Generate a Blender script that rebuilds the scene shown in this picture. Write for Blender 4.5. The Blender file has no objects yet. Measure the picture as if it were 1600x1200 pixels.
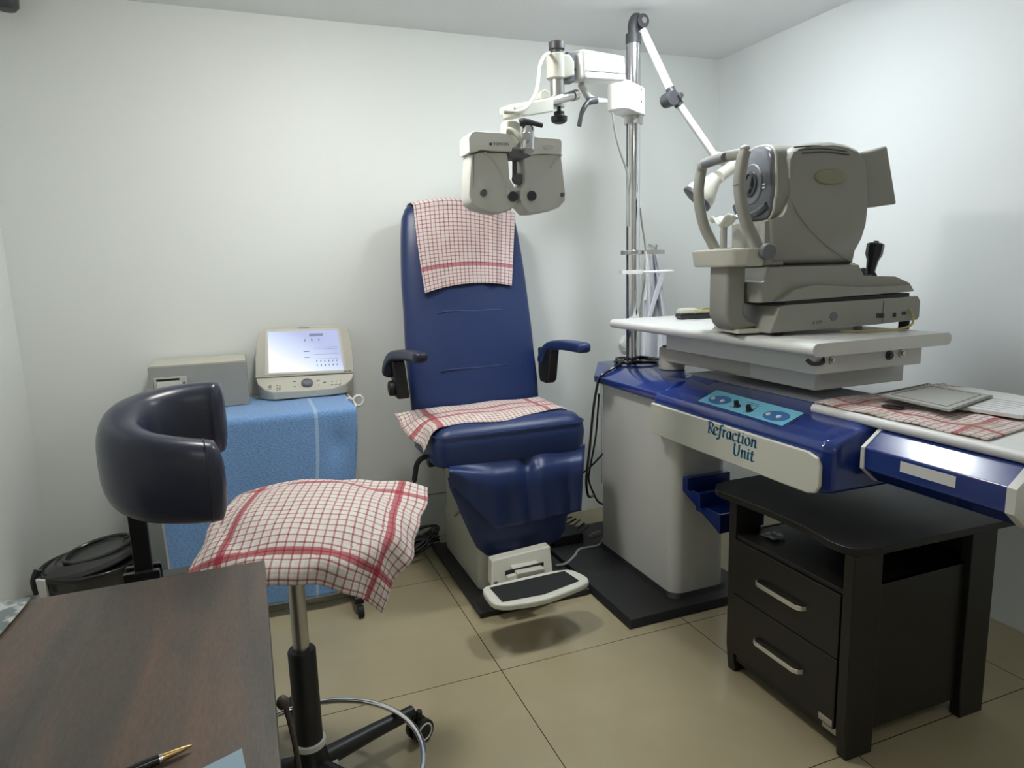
import bpy, bmesh, math, random
import numpy as np
from mathutils import Vector, Matrix, Quaternion, noise
random.seed(7)
C = bpy.context.scene
V = Vector
PI = math.pi

# ------------------------------------------------------------------ camera
FPX, PITCH, ROLL, YAW, CAMH = 1060.9, .17080, -.0282, .36970, 1.4263
_f = V((math.sin(YAW)*math.cos(PITCH), math.cos(YAW)*math.cos(PITCH), -math.sin(PITCH)))
_r0 = V((math.cos(YAW), -math.sin(YAW), 0)); _u0 = _r0.cross(_f)
_r = _r0*math.cos(ROLL) + _u0*math.sin(ROLL); _u = -_r0*math.sin(ROLL) + _u0*math.cos(ROLL)
CAM = V((0, 0, CAMH))
cd = bpy.data.cameras.new('camera'); cam = bpy.data.objects.new('camera', cd); C.collection.objects.link(cam)
cd.sensor_fit = 'HORIZONTAL'; cd.sensor_width = 36; cd.lens = FPX/1600*36; cd.clip_start = .02
cam.matrix_world = Matrix(((_r.x, _u.x, -_f.x, 0), (_r.y, _u.y, -_f.y, 0), (_r.z, _u.z, -_f.z, CAMH), (0, 0, 0, 1)))
C.camera = cam

# ------------------------------------------------------------------ world, exposure, lights
w = bpy.data.worlds.new('world'); C.world = w; w.use_nodes = True
w.node_tree.nodes['Background'].inputs[0].default_value = (.55, .6, .62, 1)
w.node_tree.nodes['Background'].inputs[1].default_value = .15
C.view_settings.view_transform = 'Standard'; C.view_settings.look = 'None'
C.view_settings.exposure = 0.0; C.view_settings.gamma = 1.0; C.view_settings.use_curve_mapping = False
LIGHT_SPOTS = [  # x, y, diameter, strength, colour
    (1.66, 2.28, .30, 80, (.88, .95, 1.0)),
    (.36, 2.26, .30, 83, (1.0, .985, .94)),
    (.75, -.45, .55, 6.5, (1.0, .975, .92)),  # unseen fill panel behind the camera, added for soft general light
]

# ------------------------------------------------------------------ pixel -> plane tracing (outlines measured on the photograph)
def ray(px, py):
    return _f + _r*((px-800)/FPX) - _u*((py-600)/FPX)
def at(px, py, X=None, Y=None, Z=None):
    d = ray(px, py)
    if X is not None: t = X/d.x
    elif Y is not None: t = Y/d.y
    else: t = (Z-CAMH)/d.z
    return CAM + d*t

# ------------------------------------------------------------------ materials
MATS = {}
def mat(name, col, rough=.5, metal=0., nscale=12., namt=.06, bump=0., bscale=200., spec=.5, coat=0., rvar=.06, emit=None, sheen=0., alpha=1., trans=0.):
    if name in MATS: return MATS[name]
    m = bpy.data.materials.new(name); m.use_nodes = True; nt = m.node_tree; N = nt.nodes; L = nt.links
    b = N['Principled BSDF']
    tc = N.new('ShaderNodeTexCoord')
    nz = N.new('ShaderNodeTexNoise'); nz.inputs['Scale'].default_value = nscale; nz.inputs['Detail'].default_value = 4
    L.new(tc.outputs['Object'], nz.inputs['Vector'])
    mx = N.new('ShaderNodeMix'); mx.data_type = 'RGBA'
    c = V(col[:3])
    mx.inputs[6].default_value = (*(c*(1-namt)), 1); mx.inputs[7].default_value = (*[min(1, k) for k in c*(1+namt)], 1)
    L.new(nz.outputs['Fac'], mx.inputs[0]); L.new(mx.outputs[2], b.inputs['Base Color'])
    mr = N.new('ShaderNodeMapRange'); mr.inputs['To Min'].default_value = max(.02, rough-rvar); mr.inputs['To Max'].default_value = min(1, rough+rvar)
    L.new(nz.outputs['Fac'], mr.inputs['Value']); L.new(mr.outputs[0], b.inputs['Roughness'])
    b.inputs['Metallic'].default_value = metal
    b.inputs['Specular IOR Level'].default_value = spec
    b.inputs['Coat Weight'].default_value = coat
    b.inputs['Sheen Weight'].default_value = sheen
    b.inputs['Alpha'].default_value = alpha
    b.inputs['Transmission Weight'].default_value = trans
    if bump:
        n2 = N.new('ShaderNodeTexNoise'); n2.inputs['Scale'].default_value = bscale; n2.inputs['Detail'].default_value = 3
        L.new(tc.outputs['Object'], n2.inputs['Vector'])
        bp = N.new('ShaderNodeBump'); bp.inputs['Strength'].default_value = bump; bp.inputs['Distance'].default_value = .002
        L.new(n2.outputs['Fac'], bp.inputs['Height']); L.new(bp.outputs[0], b.inputs['Normal'])
    if emit:
        b.inputs['Emission Color'].default_value = (*emit[:3], 1); b.inputs['Emission Strength'].default_value = emit[3]
    MATS[name] = m
    return m

cream   = mat('cream_plastic', (.56, .545, .465), .38, namt=.03)
cream2  = mat('cream_panel', (.67, .67, .585), .35, namt=.03)
beige   = mat('beige_instrument', (.33, .325, .285), .42, namt=.03, bump=.08, bscale=900)
beige_d = mat('beige_seam', (.10, .095, .08), .6)
offwhite= mat('offwhite_paint', (.68, .68, .645), .42, namt=.03, bump=.1, bscale=500)
white   = mat('white_plastic', (.78, .78, .76), .3, namt=.02)
whitem  = mat('white_laminate', (.74, .74, .72), .38, namt=.03, nscale=5)
chrome  = mat('chrome', (.78, .78, .80), .12, 1., namt=.02, rvar=.04)
steel   = mat('brushed_steel', (.55, .54, .52), .32, 1., namt=.05)
navy    = mat('navy_vinyl', (.018, .036, .125), .36, namt=.08, bump=.15, bscale=700, nscale=6)
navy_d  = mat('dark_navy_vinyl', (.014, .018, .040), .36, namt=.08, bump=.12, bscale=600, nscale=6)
slate   = mat('slate_navy_vinyl', (.032, .036, .060), .30, namt=.06, bump=.06, bscale=400, nscale=5)
royal   = mat('royal_blue_gloss', (.011, .034, .200), .2, namt=.05, coat=.6)
cyan    = mat('cyan_panel', (.20, .56, .74), .4, namt=.04)
discblue= mat('blue_oval', (.05, .17, .42), .4)
letters = mat('lettering_blue', (.02, .19, .34), .5)
black   = mat('black_plastic', (.012, .012, .013), .42, namt=.1)
blackg  = mat('gloss_black_plastic', (.016, .016, .018), .2, namt=.1)
blackr  = mat('black_rubber', (.010, .010, .011), .75, namt=.1, bump=.2, bscale=300)
blackm  = mat('black_painted_plate', (.016, .016, .017), .5, namt=.2, nscale=5)
dgrey   = mat('dark_grey_plastic', (.06, .06, .065), .45, namt=.08)
mgrey   = mat('grey_plastic', (.17, .175, .19), .4, namt=.05)
faceg   = mat('grey_face_panel', (.13, .14, .155), .25, namt=.05)
faced   = mat('dark_face_band', (.055, .06, .07), .2, namt=.05)
glassk  = mat('black_lens', (.01, .01, .012), .08, namt=.05, coat=.4)
paper   = mat('white_paper', (.70, .71, .70), .7, namt=.03)
bpaper  = mat('light_blue_paper', (.30, .42, .50), .7, namt=.03)
gold    = mat('gold_metal', (.62, .42, .18), .25, 1.)
yellow  = mat('yellow_cable', (.50, .42, .14), .5)
wirem   = mat('old_wire', (.30, .26, .16), .6)
cabw    = mat('dark_brown_laminate', (.0085, .0072, .006), .38, namt=.25, nscale=4, bump=.05, bscale=150)
gloss_chk = mat('aluminium_handle', (.75, .75, .74), .3, 1.)
greytop = mat('smoked_dusty_cover', (.27, .27, .30), .42, namt=.15, nscale=9)
binmat  = mat('smoked_black_plastic', (.045, .047, .045), .25, namt=.1)
darkpole= mat('black_gloss_tube', (.012, .012, .012), .28, namt=.1)
screwm  = mat('dark_screw', (.05, .05, .05), .4, .6)
tan     = mat('tan_stick', (.40, .27, .12), .5)

def gingham_mat(name, W, H, pitch=.0165, bands=(.07,), base=(.74, .70, .66), red=(.34, .035, .055), band=(.42, .035, .06), stain=0.):
    """woven check: UV in metres, thin red lines, wide bands parallel to the edges"""
    m = bpy.data.materials.new(name); m.use_nodes = True; nt = m.node_tree; N = nt.nodes; L = nt.links
    b = N['Principled BSDF']; b.inputs['Roughness'].default_value = .92; b.inputs['Sheen Weight'].default_value = .2
    b.inputs['Specular IOR Level'].default_value = .15
    uv = N.new('ShaderNodeUVMap'); sp = N.new('ShaderNodeSeparateXYZ'); L.new(uv.outputs[0], sp.inputs[0])
    def M(op, a, c=None, d=None):
        n = N.new('ShaderNodeMath'); n.operation = op
        for i, v in enumerate((a, c, d)):
            if v is None: continue
            if isinstance(v, (int, float)): n.inputs[i].default_value = v
            else: L.new(v, n.inputs[i])
        return n.outputs[0]
    def line(co, width):
        f = M('FRACT', M('DIVIDE', co, pitch))
        d = M('ABSOLUTE', M('SUBTRACT', f, .5))
        return M('LESS_THAN', d, width/2)
    def bandf(co, size, off):
        a = M('LESS_THAN', M('ABSOLUTE', M('SUBTRACT', co, off)), .0105)
        c = M('LESS_THAN', M('ABSOLUTE', M('SUBTRACT', co, size-off)), .0105)
        return M('MAXIMUM', a, c)
    u, v = sp.outputs[0], sp.outputs[1]
    lu, lv = line(u, .21), line(v, .19)
    lines = M('MAXIMUM', lu, lv); cross = M('MULTIPLY', lu, lv)
    off = bands[0]
    bu, bv = (bandf(u, W, off) if W < 5 else M('MULTIPLY', u, 0.0)), bandf(v, H, off)
    bd = M('MULTIPLY', M('MAXIMUM', bu, bv), .80)
    bd = M('ADD', bd, M('MULTIPLY', M('MULTIPLY', bu, bv), .28))
    nz = N.new('ShaderNodeTexNoise'); nz.inputs['Scale'].default_value = 60; L.new(uv.outputs[0], nz.inputs['Vector'])
    lf = M('MULTIPLY', M('ADD', M('MULTIPLY', lines, .68), M('MULTIPLY', cross, .3)), M('ADD', .7, M('MULTIPLY', nz.outputs['Fac'], .5)))
    m1 = N.new('ShaderNodeMix'); m1.data_type = 'RGBA'; m1.inputs[6].default_value = (*base, 1); m1.inputs[7].default_value = (*band, 1); L.new(bd, m1.inputs[0])
    m2 = N.new('ShaderNodeMix'); m2.data_type = 'RGBA'; m2.inputs[7].default_value = (*red, 1); L.new(m1.outputs[2], m2.inputs[6]); L.new(lf, m2.inputs[0])
    out = m2.outputs[2]
    if stain:
        n3 = N.new('ShaderNodeTexNoise'); n3.inputs['Scale'].default_value = 7; L.new(uv.outputs[0], n3.inputs['Vector'])
        r3 = N.new('ShaderNodeMapRange'); r3.inputs['From Min'].default_value = .52; r3.inputs['From Max'].default_value = .68; r3.inputs['To Max'].default_value = stain
        L.new(n3.outputs['Fac'], r3.inputs['Value'])
        m3 = N.new('ShaderNodeMix'); m3.data_type = 'RGBA'; m3.inputs[7].default_value = (.33, .27, .17, 1); L.new(r3.outputs[0], m3.inputs[0]); L.new(out, m3.inputs[6]); out = m3.outputs[2]
    L.new(out, b.inputs['Base Color'])
    # waffle relief between the lines
    hu = M('ABSOLUTE', M('SINE', M('MULTIPLY', u, PI/pitch*1.0))); hv = M('ABSOLUTE', M('SINE', M('MULTIPLY', v, PI/pitch*2.0)))
    bp = N.new('ShaderNodeBump'); bp.inputs['Strength'].default_value = .55; bp.inputs['Distance'].default_value = .0025
    hh = M('ADD', M('SUBTRACT', M('MULTIPLY', M('ADD', hu, M('MULTIPLY', hv, .5)), .6), lines), M('MULTIPLY', nz.outputs['Fac'], .4))
    L.new(hh, bp.inputs['Height']); L.new(bp.outputs[0], b.inputs['Normal'])
    return m

def terry_mat():
    m = bpy.data.materials.new('blue_terry'); m.use_nodes = True; nt = m.node_tree; N = nt.nodes; L = nt.links
    b = N['Principled BSDF']; b.inputs['Roughness'].default_value = .95; b.inputs['Sheen Weight'].default_value = .4
    b.inputs['Specular IOR Level'].default_value = .1
    uv = N.new('ShaderNodeUVMap'); mp = N.new('ShaderNodeMapping'); mp.inputs['Scale'].default_value = (60, 160, 1); L.new(uv.outputs[0], mp.inputs[0])
    nz = N.new('ShaderNodeTexNoise'); nz.inputs['Scale'].default_value = 1.6; nz.inputs['Detail'].default_value = 3; L.new(mp.outputs[0], nz.inputs['Vector'])
    cr = N.new('ShaderNodeValToRGB'); cr.color_ramp.elements[0].position = .3; cr.color_ramp.elements[1].position = .75
    cr.color_ramp.elements[0].color = (.14, .29, .58, 1); cr.color_ramp.elements[1].color = (.28, .48, .82, 1); L.new(nz.outputs['Fac'], cr.inputs[0])
    # flat woven border bands and the pale hem (fixed places of the cloth)
    sp = N.new('ShaderNodeSeparateXYZ'); L.new(uv.outputs[0], sp.inputs[0])
    def near(co, c, wd):
        a = N.new('ShaderNodeMath'); a.operation = 'SUBTRACT'; L.new(co, a.inputs[0]); a.inputs[1].default_value = c
        d = N.new('ShaderNodeMath'); d.operation = 'ABSOLUTE'; L.new(a.outputs[0], d.inputs[0])
        e = N.new('ShaderNodeMath'); e.operation = 'LESS_THAN'; L.new(d.outputs[0], e.inputs[0]); e.inputs[1].default_value = wd; return e.outputs[0]
    m1 = N.new('ShaderNodeMix'); m1.data_type = 'RGBA'; m1.inputs[7].default_value = (.40, .57, .80, 1); L.new(near(sp.outputs[0], .615, .007), m1.inputs[0]); L.new(cr.outputs[0], m1.inputs[6])
    last = m1.outputs[2]
    for c, wd in ((0, .008), (.79, .008)):
        mm = N.new('ShaderNodeMix'); mm.data_type = 'RGBA'; mm.inputs[7].default_value = (.62, .66, .70, 1); L.new(near(sp.outputs[0], c, wd), mm.inputs[0]); L.new(last, mm.inputs[6]); last = mm.outputs[2]
    mm = N.new('ShaderNodeMix'); mm.data_type = 'RGBA'; mm.inputs[7].default_value = (.60, .64, .68, 1); L.new(near(sp.outputs[1], 0, .006), mm.inputs[0]); L.new(last, mm.inputs[6]); last = mm.outputs[2]
    L.new(last, b.inputs['Base Color'])
    bp = N.new('ShaderNodeBump'); bp.inputs['Strength'].default_value = .8; bp.inputs['Distance'].default_value = .004
    L.new(nz.outputs['Fac'], bp.inputs['Height']); L.new(bp.outputs[0], b.inputs['Normal'])
    return m

def wall_mat(name, col, stain=.04):
    m = bpy.data.materials.new(name); m.use_nodes = True; nt = m.node_tree; N = nt.nodes; L = nt.links
    b = N['Principled BSDF']; b.inputs['Roughness'].default_value = .62; b.inputs['Specular IOR Level'].default_value = .35
    tc = N.new('ShaderNodeTexCoord'); nz = N.new('ShaderNodeTexNoise'); nz.inputs['Scale'].default_value = 1.4; nz.inputs['Detail'].default_value = 6
    L.new(tc.outputs['Object'], nz.inputs['Vector'])
    mx = N.new('ShaderNodeMix'); mx.data_type = 'RGBA'; c = V(col)
    mx.inputs[6].default_value = (*(c*(1-stain)), 1); mx.inputs[7].default_value = (*(c*(1+stain*.5)), 1)
    L.new(nz.outputs['Fac'], mx.inputs[0]); L.new(mx.outputs[2], b.inputs['Base Color'])
    n2 = N.new('ShaderNodeTexNoise'); n2.inputs['Scale'].default_value = 3.2; n2.inputs['Detail'].default_value = 8; n2.inputs['Roughness'].default_value = .62
    L.new(tc.outputs['Object'], n2.inputs['Vector'])
    bp = N.new('ShaderNodeBump'); bp.inputs['Strength'].default_value = .25; bp.inputs['Distance'].default_value = .006
    L.new(n2.outputs['Fac'], bp.inputs['Height']); L.new(bp.outputs[0], b.inputs['Normal'])
    return m

def floor_mat():
    m = bpy.data.materials.new('floor_tiles'); m.use_nodes = True; nt = m.node_tree; N = nt.nodes; L = nt.links
    b = N['Principled BSDF']
    tc = N.new('ShaderNodeTexCoord'); sp = N.new('ShaderNodeSeparateXYZ'); L.new(tc.outputs['Object'], sp.inputs[0])
    def M(op, a, c=None):
        n = N.new('ShaderNodeMath'); n.operation = op
        for i, v in enumerate((a, c)):
            if v is None: continue
            if isinstance(v, (int, float)): n.inputs[i].default_value = v
            else: L.new(v, n.inputs[i])
        return n.outputs[0]
    def joint(co, off):
        f = M('FRACT', M('DIVIDE', M('ADD', co, -off+8.0), .8))
        return M('LESS_THAN', M('MINIMUM', f, M('SUBTRACT', 1.0, f)), .0022)
    j = M('MAXIMUM', joint(sp.outputs[0], .7428), joint(sp.outputs[1], 2.1019))
    nz = N.new('ShaderNodeTexNoise'); nz.inputs['Scale'].default_value = 1.7; nz.inputs['Detail'].default_value = 8; nz.inputs['Roughness'].default_value = .6
    L.new(tc.outputs['Object'], nz.inputs['Vector'])
    cr = N.new('ShaderNodeValToRGB'); cr.color_ramp.elements[0].position = .3; cr.color_ramp.elements[1].position = .7
    cr.color_ramp.elements[0].color = (.36, .305, .19, 1); cr.color_ramp.elements[1].color = (.42, .365, .235, 1); L.new(nz.outputs['Fac'], cr.inputs[0])
    mx = N.new('ShaderNodeMix'); mx.data_type = 'RGBA'; mx.inputs[7].default_value = (.07, .045, .025, 1); L.new(j, mx.inputs[0]); L.new(cr.outputs[0], mx.inputs[6])
    L.new(mx.outputs[2], b.inputs['Base Color'])
    mr = N.new('ShaderNodeMapRange'); mr.inputs['To Min'].default_value = .10; mr.inputs['To Max'].default_value = .22
    L.new(nz.outputs['Fac'], mr.inputs['Value']); L.new(mr.outputs[0], b.inputs['Roughness'])
    bp = N.new('ShaderNodeBump'); bp.invert = True; bp.inputs['Strength'].default_value = .4; bp.inputs['Distance'].default_value = .002
    L.new(j, bp.inputs['Height']); L.new(bp.outputs[0], b.inputs['Normal'])
    return m

def wood_mat():
    m = bpy.data.materials.new('dark_walnut_laminate'); m.use_nodes = True; nt = m.node_tree; N = nt.nodes; L = nt.links
    b = N['Principled BSDF']; b.inputs['Roughness'].default_value = .38
    tc = N.new('ShaderNodeTexCoord'); mp = N.new('ShaderNodeMapping'); mp.inputs['Scale'].default_value = (9, 1.3, 1); L.new(tc.outputs['Object'], mp.inputs[0])
    nz = N.new('ShaderNodeTexNoise'); nz.inputs['Scale'].default_value = 1.6; nz.inputs['Detail'].default_value = 7; nz.inputs['Distortion'].default_value = .5; L.new(mp.outputs[0], nz.inputs['Vector'])
    cr = N.new('ShaderNodeValToRGB'); e = cr.color_ramp.elements; e[0].position = .28; e[0].color = (.050, .044, .038, 1); e[1].position = .75; e[1].color = (.150, .088, .060, 1)
    x = cr.color_ramp.elements.new(.5); x.color = (.088, .070, .054, 1); L.new(nz.outputs['Fac'], cr.inputs[0])
    mp2 = N.new('ShaderNodeMapping'); mp2.inputs['Scale'].default_value = (260, 60, 1); L.new(tc.outputs['Object'], mp2.inputs[0])
    n2 = N.new('ShaderNodeTexNoise'); n2.inputs['Scale'].default_value = 1; n2.inputs['Detail'].default_value = 2; L.new(mp2.outputs[0], n2.inputs['Vector'])
    mx = N.new('ShaderNodeMix'); mx.data_type = 'RGBA'; mx.blend_type = 'OVERLAY'; mx.inputs[0].default_value = .45; L.new(cr.outputs[0], mx.inputs[6])
    L.new(n2.outputs['Color'], mx.inputs[7]); 
    bw = N.new('ShaderNodeRGBToBW'); L.new(n2.outputs['Color'], bw.inputs[0]); L.new(bw.outputs[0], mx.inputs[7])
    L.new(mx.outputs[2], b.inputs['Base Color'])
    mr = N.new('ShaderNodeMapRange'); mr.inputs['To Min'].default_value = .3; mr.inputs['To Max'].default_value = .55; L.new(n2.outputs['Fac'], mr.inputs['Value']); L.new(mr.outputs[0], b.inputs['Roughness'])
    bp = N.new('ShaderNodeBump'); bp.inputs['Strength'].default_value = .15; bp.inputs['Distance'].default_value = .001; L.new(n2.outputs['Fac'], bp.inputs['Height']); L.new(bp.outputs[0], b.inputs['Normal'])
    return m

# ------------------------------------------------------------------ mesh building
def fr(dirv, up=V((0, 0, 1))):
    z = V(dirv).normalized()
    if abs(z.dot(up)) > .98: up = V((0, 1, 0))
    x = up.cross(z).normalized(); y = z.cross(x)
    return x, y, z
class MB:
    def __init__(s): s.bm = bmesh.new(); s.uv = None
    def face(s, vs):
        try: return s.bm.faces.new(vs)
        except ValueError: return None
    def box(s, c, size, ax=None):
        c = V(c); X, Y, Z = ax if ax else (V((1, 0, 0)), V((0, 1, 0)), V((0, 0, 1)))
        a, b, d = size[0]/2, size[1]/2, size[2]/2
        v = [s.bm.verts.new(c + X*i*a + Y*j*b + Z*k*d) for i in (-1, 1) for j in (-1, 1) for k in (-1, 1)]
        for f in ((0, 1, 3, 2), (4, 6, 7, 5), (0, 4, 5, 1), (2, 3, 7, 6), (0, 2, 6, 4), (1, 5, 7, 3)): s.face([v[i] for i in f])
        return s
    def b2(s, lo, hi):
        lo, hi = V(lo), V(hi); return s.box((lo+hi)/2, hi-lo)
    def ring(s, pts): return [s.bm.verts.new(V(p)) for p in pts]
    def loft(s, rings, cap=True, closed=False):
        R = [s.ring(r) for r in rings]; n = len(R[0])
        m = len(R)
        for i in range(m if closed else m-1):
            A, B = R[i], R[(i+1) % m]
            for k in range(n): s.face((A[k], A[(k+1) % n], B[(k+1) % n], B[k]))
        if cap and not closed:
            s.face(R[0][::-1]); s.face(R[-1])
        return s
    def cyl(s, p0, p1, r0, r1=None, n=28):
        p0, p1 = V(p0), V(p1); r1 = r0 if r1 is None else r1
        x, y, z = fr(p1-p0)
        return s.loft([[p + (x*math.cos(a)+y*math.sin(a))*r for a in [2*PI*k/n for k in range(n)]] for p, r in ((p0, r0), (p1, r1))])
    def lathe(s, prof, c, axis=(0, 0, 1), n=40):
        c = V(c); x, y, z = fr(V(axis))
        return s.loft([[c + z*h + (x*math.cos(a)+y*math.sin(a))*max(r, 1e-4) for a in [2*PI*k/n for k in range(n)]] for r, h in prof])
    def tube(s, path, r, n=12, closed=False, sec=None, up=None):
        P = [V(p) for p in path]; m = len(P); rr = r if isinstance(r, (list, tuple)) else [r]*m
        T = []
        for i in range(m):
            a = P[(i-1) % m] if (closed or i > 0) else P[i]; b = P[(i+1) % m] if (closed or i < m-1) else P[i]
            T.append((b-a).normalized())
        if up: x = V(up).cross(T[0]).normalized()
        else: x, _, _ = fr(T[0])
        rings = []
        for i in range(m):
            if up: x = V(up).cross(T[i]).normalized()
            else: x = (x - T[i]*x.dot(T[i])).normalized()
            y = T[i].cross(x)
            if sec:
                rings.append([P[i] + x*a*rr[i] + y*b*rr[i] for a, b in sec])
            else:
                rings.append([P[i] + (x*math.cos(a)+y*math.sin(a))*rr[i] for a in [2*PI*k/n for k in range(n)]])
        return s.loft(rings, closed=closed)
    def prism(s, pts, vec):
        vec = V(vec); return s.loft([[V(p) for p in pts], [V(p)+vec for p in pts]])
    def grid(s, P, uvs=None, two=False):
        nu, nv = len(P), len(P[0])
        R = [[s.bm.verts.new(V(p)) for p in row] for row in P]
        lay = s.bm.loops.layers.uv.new('UVMap') if uvs is not None and not s.bm.loops.layers.uv else (s.bm.loops.layers.uv.active if uvs is not None else None)
        for i in range(nu-1):
            for j in range(nv-1):
                f = s.face((R[i][j], R[i+1][j], R[i+1][j+1], R[i][j+1]))
                if f and lay:
                    for lp, (a, b) in zip(f.loops, ((i, j), (i+1, j), (i+1, j+1), (i, j+1))): lp[lay].uv = uvs[a][b]
        return s
    def ell(s, c, r, n=20, m=12):
        c = V(c); r = V(r) if hasattr(r, '__len__') else V((r, r, r))
        return s.loft([[c + V((r.x*math.sin(t)*math.cos(a), r.y*math.sin(t)*math.sin(a), -r.z*math.cos(t))) for a in [2*PI*k/n for k in range(n)]] for t in [PI*(.04+.92*i/m) for i in range(m+1)]])

def spline(pts, n=8, closed=False):
    P = [V(p) for p in pts]; out = []; m = len(P)
    for i in range(m if closed else m-1):
        if closed: a, b, c, d = P[(i-1) % m], P[i], P[(i+1) % m], P[(i+2) % m]
        else: a, b, c, d = P[max(i-1, 0)], P[i], P[i+1], P[min(i+2, m-1)]
        for k in range(n):
            t = k/n
            out.append(.5*((2*b)+(c-a)*t+(2*a-5*b+4*c-d)*t*t+(-a+3*b-3*c+d)*t**3))
    if not closed: out.append(P[-1])
    return out
def sq(w_, h_, n=24, p=4.):
    """superellipse section"""
    o = []
    for k in range(n):
        a = 2*PI*k/n; c, s_ = math.cos(a), math.sin(a)
        o.append((w_*math.copysign(abs(c)**(2/p), c), h_*math.copysign(abs(s_)**(2/p), s_)))
    return o

ROOTM = {}
class Thing:
    def __init__(s, name, label, cat, loc, group=None):
        o = bpy.data.objects.new(name, None); C.collection.objects.link(o); o.location = loc; o.empty_display_size = .05
        o['label'] = label; o['category'] = cat
        if group: o['group'] = group
        s.o = o; s.loc = V(loc)
    def part(s, name, mb, m, parent=None, label=None, **k):
        ob = build(name, mb, m, s.loc, **k); ob.parent = parent or s.o
        if label: ob['label'] = label
        return ob
def build(name, mb, m, origin=(0, 0, 0), bevel=0., seg=3, smooth=True, sub=0, solid=0., angle=40):
    bm = mb.bm; origin = V(origin)
    bmesh.ops.recalc_face_normals(bm, faces=bm.faces[:])
    bmesh.ops.translate(bm, verts=bm.verts[:], vec=-origin)
    me = bpy.data.meshes.new(name); bm.to_mesh(me); bm.free()
    for mm in (m if isinstance(m, (list, tuple)) else [m]): me.materials.append(mm)
    if smooth:
        me.polygons.foreach_set('use_smooth', [True]*len(me.polygons))
        if not sub: me.set_sharp_from_angle(angle=math.radians(angle))
    o = bpy.data.objects.new(name, me); C.collection.objects.link(o)
    if solid:
        md = o.modifiers.new('s', 'SOLIDIFY'); md.thickness = solid; md.offset = 0
    if bevel:
        md = o.modifiers.new('b', 'BEVEL'); md.width = bevel; md.segments = seg; md.limit_method = 'ANGLE'; md.angle_limit = math.radians(32)
        wn = o.modifiers.new('w', 'WEIGHTED_NORMAL'); wn.keep_sharp = False
    if sub:
        md = o.modifiers.new('u', 'SUBSURF'); md.levels = sub; md.render_levels = sub
    return o
def solo(name, mb, m, label, cat, loc, group=None, **k):
    o = build(name, mb, m, loc, **k); o.location = loc; o['label'] = label; o['category'] = cat
    if group: o['group'] = group
    return o
def struct(name, mb, m, **k):
    o = build(name, mb, m, **k); o['kind'] = 'structure'; return o

def text_mb(body, size, origin, ax_r, ax_u, depth=.0006, shear=0., align='LEFT', xs=1.):
    cu = bpy.data.curves.new('t', 'FONT'); cu.body = body; cu.size = size; cu.extrude = depth/2; cu.shear = shear; cu.align_x = align; cu.resolution_u = 3
    ob = bpy.data.objects.new('t', cu); C.collection.objects.link(ob); dg = bpy.context.evaluated_depsgraph_get(); dg.update()
    me = bpy.data.meshes.new_from_object(ob.evaluated_get(dg)); bpy.data.objects.remove(ob); bpy.data.curves.remove(cu)
    mb = MB(); mb.bm.from_mesh(me); bpy.data.meshes.remove(me)
    R, U = V(ax_r).normalized(), V(ax_u).normalized(); Nn = R.cross(U)
    for v in mb.bm.verts: v.co = V(origin) + R*v.co.x*xs + U*v.co.y + Nn*v.co.z
    return mb

# ================================================================== ROOM
XL, XR, YB, YF, ZC = -.90, 2.65, 3.41, -1.3, 2.56
wallm = wall_mat('wall_paint', (.82, .845, .815), .03)
wallr = wall_mat('wall_paint_right', (.81, .835, .83), .03)
ceilm = wall_mat('ceiling_paint', (.86, .87, .87), .02)
struct('floor', MB().b2((XL-.1, YF-.1, -.08), (XR+.1, YB+.1, 0)), floor_mat())
struct('ceiling', MB().b2((XL-.1, YF-.1, ZC), (XR+.1, YB+.1, ZC+.08)), ceilm)
struct('wall_back', MB().b2((XL-.1, YB, 0), (XR+.1, YB+.1, ZC)), wallm)
struct('wall_left', MB().b2((XL-.1, YF-.1, 0), (XL, YB, ZC)), wallm)
struct('wall_right', MB().b2((XR, YF-.1, 0), (XR+.1, YB, ZC)), wallr)
struct('wall_front', MB().b2((XL, YF-.1, 0), (XR, YF, ZC)), wallm)

for i, (x, y, d, st, col) in enumerate(LIGHT_SPOTS):
    t = Thing('ceiling_light', ['round bluish white ceiling lamp on the right, near the chrome pole', 'round warm white ceiling lamp on the left, before the exam chair', 'unseen square fill panel added on the ceiling behind the walnut desk'][i], 'light', (x, y, ZC-.035), 'lights on the ceiling')
    em = mat('lamp_glow_%d' % i, (.9, .9, .9), .5, emit=(*col, st))
    if i < 2:
        t.part('rim', MB().lathe([(d/2+.012, 0), (d/2+.012, .034), (d/2, .034)], (x, y, ZC-.035)), white)
        t.part('diffuser', MB().lathe([(.001, -.052), (d/2*.35, -.048), (d/2*.7, -.036), (d/2*.93, -.018), (d/2, .002), (.001, .004)], (x, y, ZC-.035)), em)
    else:
        t.part('panel_frame', MB().b2((x-d/2-.02, y-d/2-.02, ZC-.03), (x+d/2+.02, y+d/2+.02, ZC)), white)
        t.part('diffuser', MB().b2((x-d/2, y-d/2, ZC-.034), (x+d/2, y+d/2, ZC-.030)), em)

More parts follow.
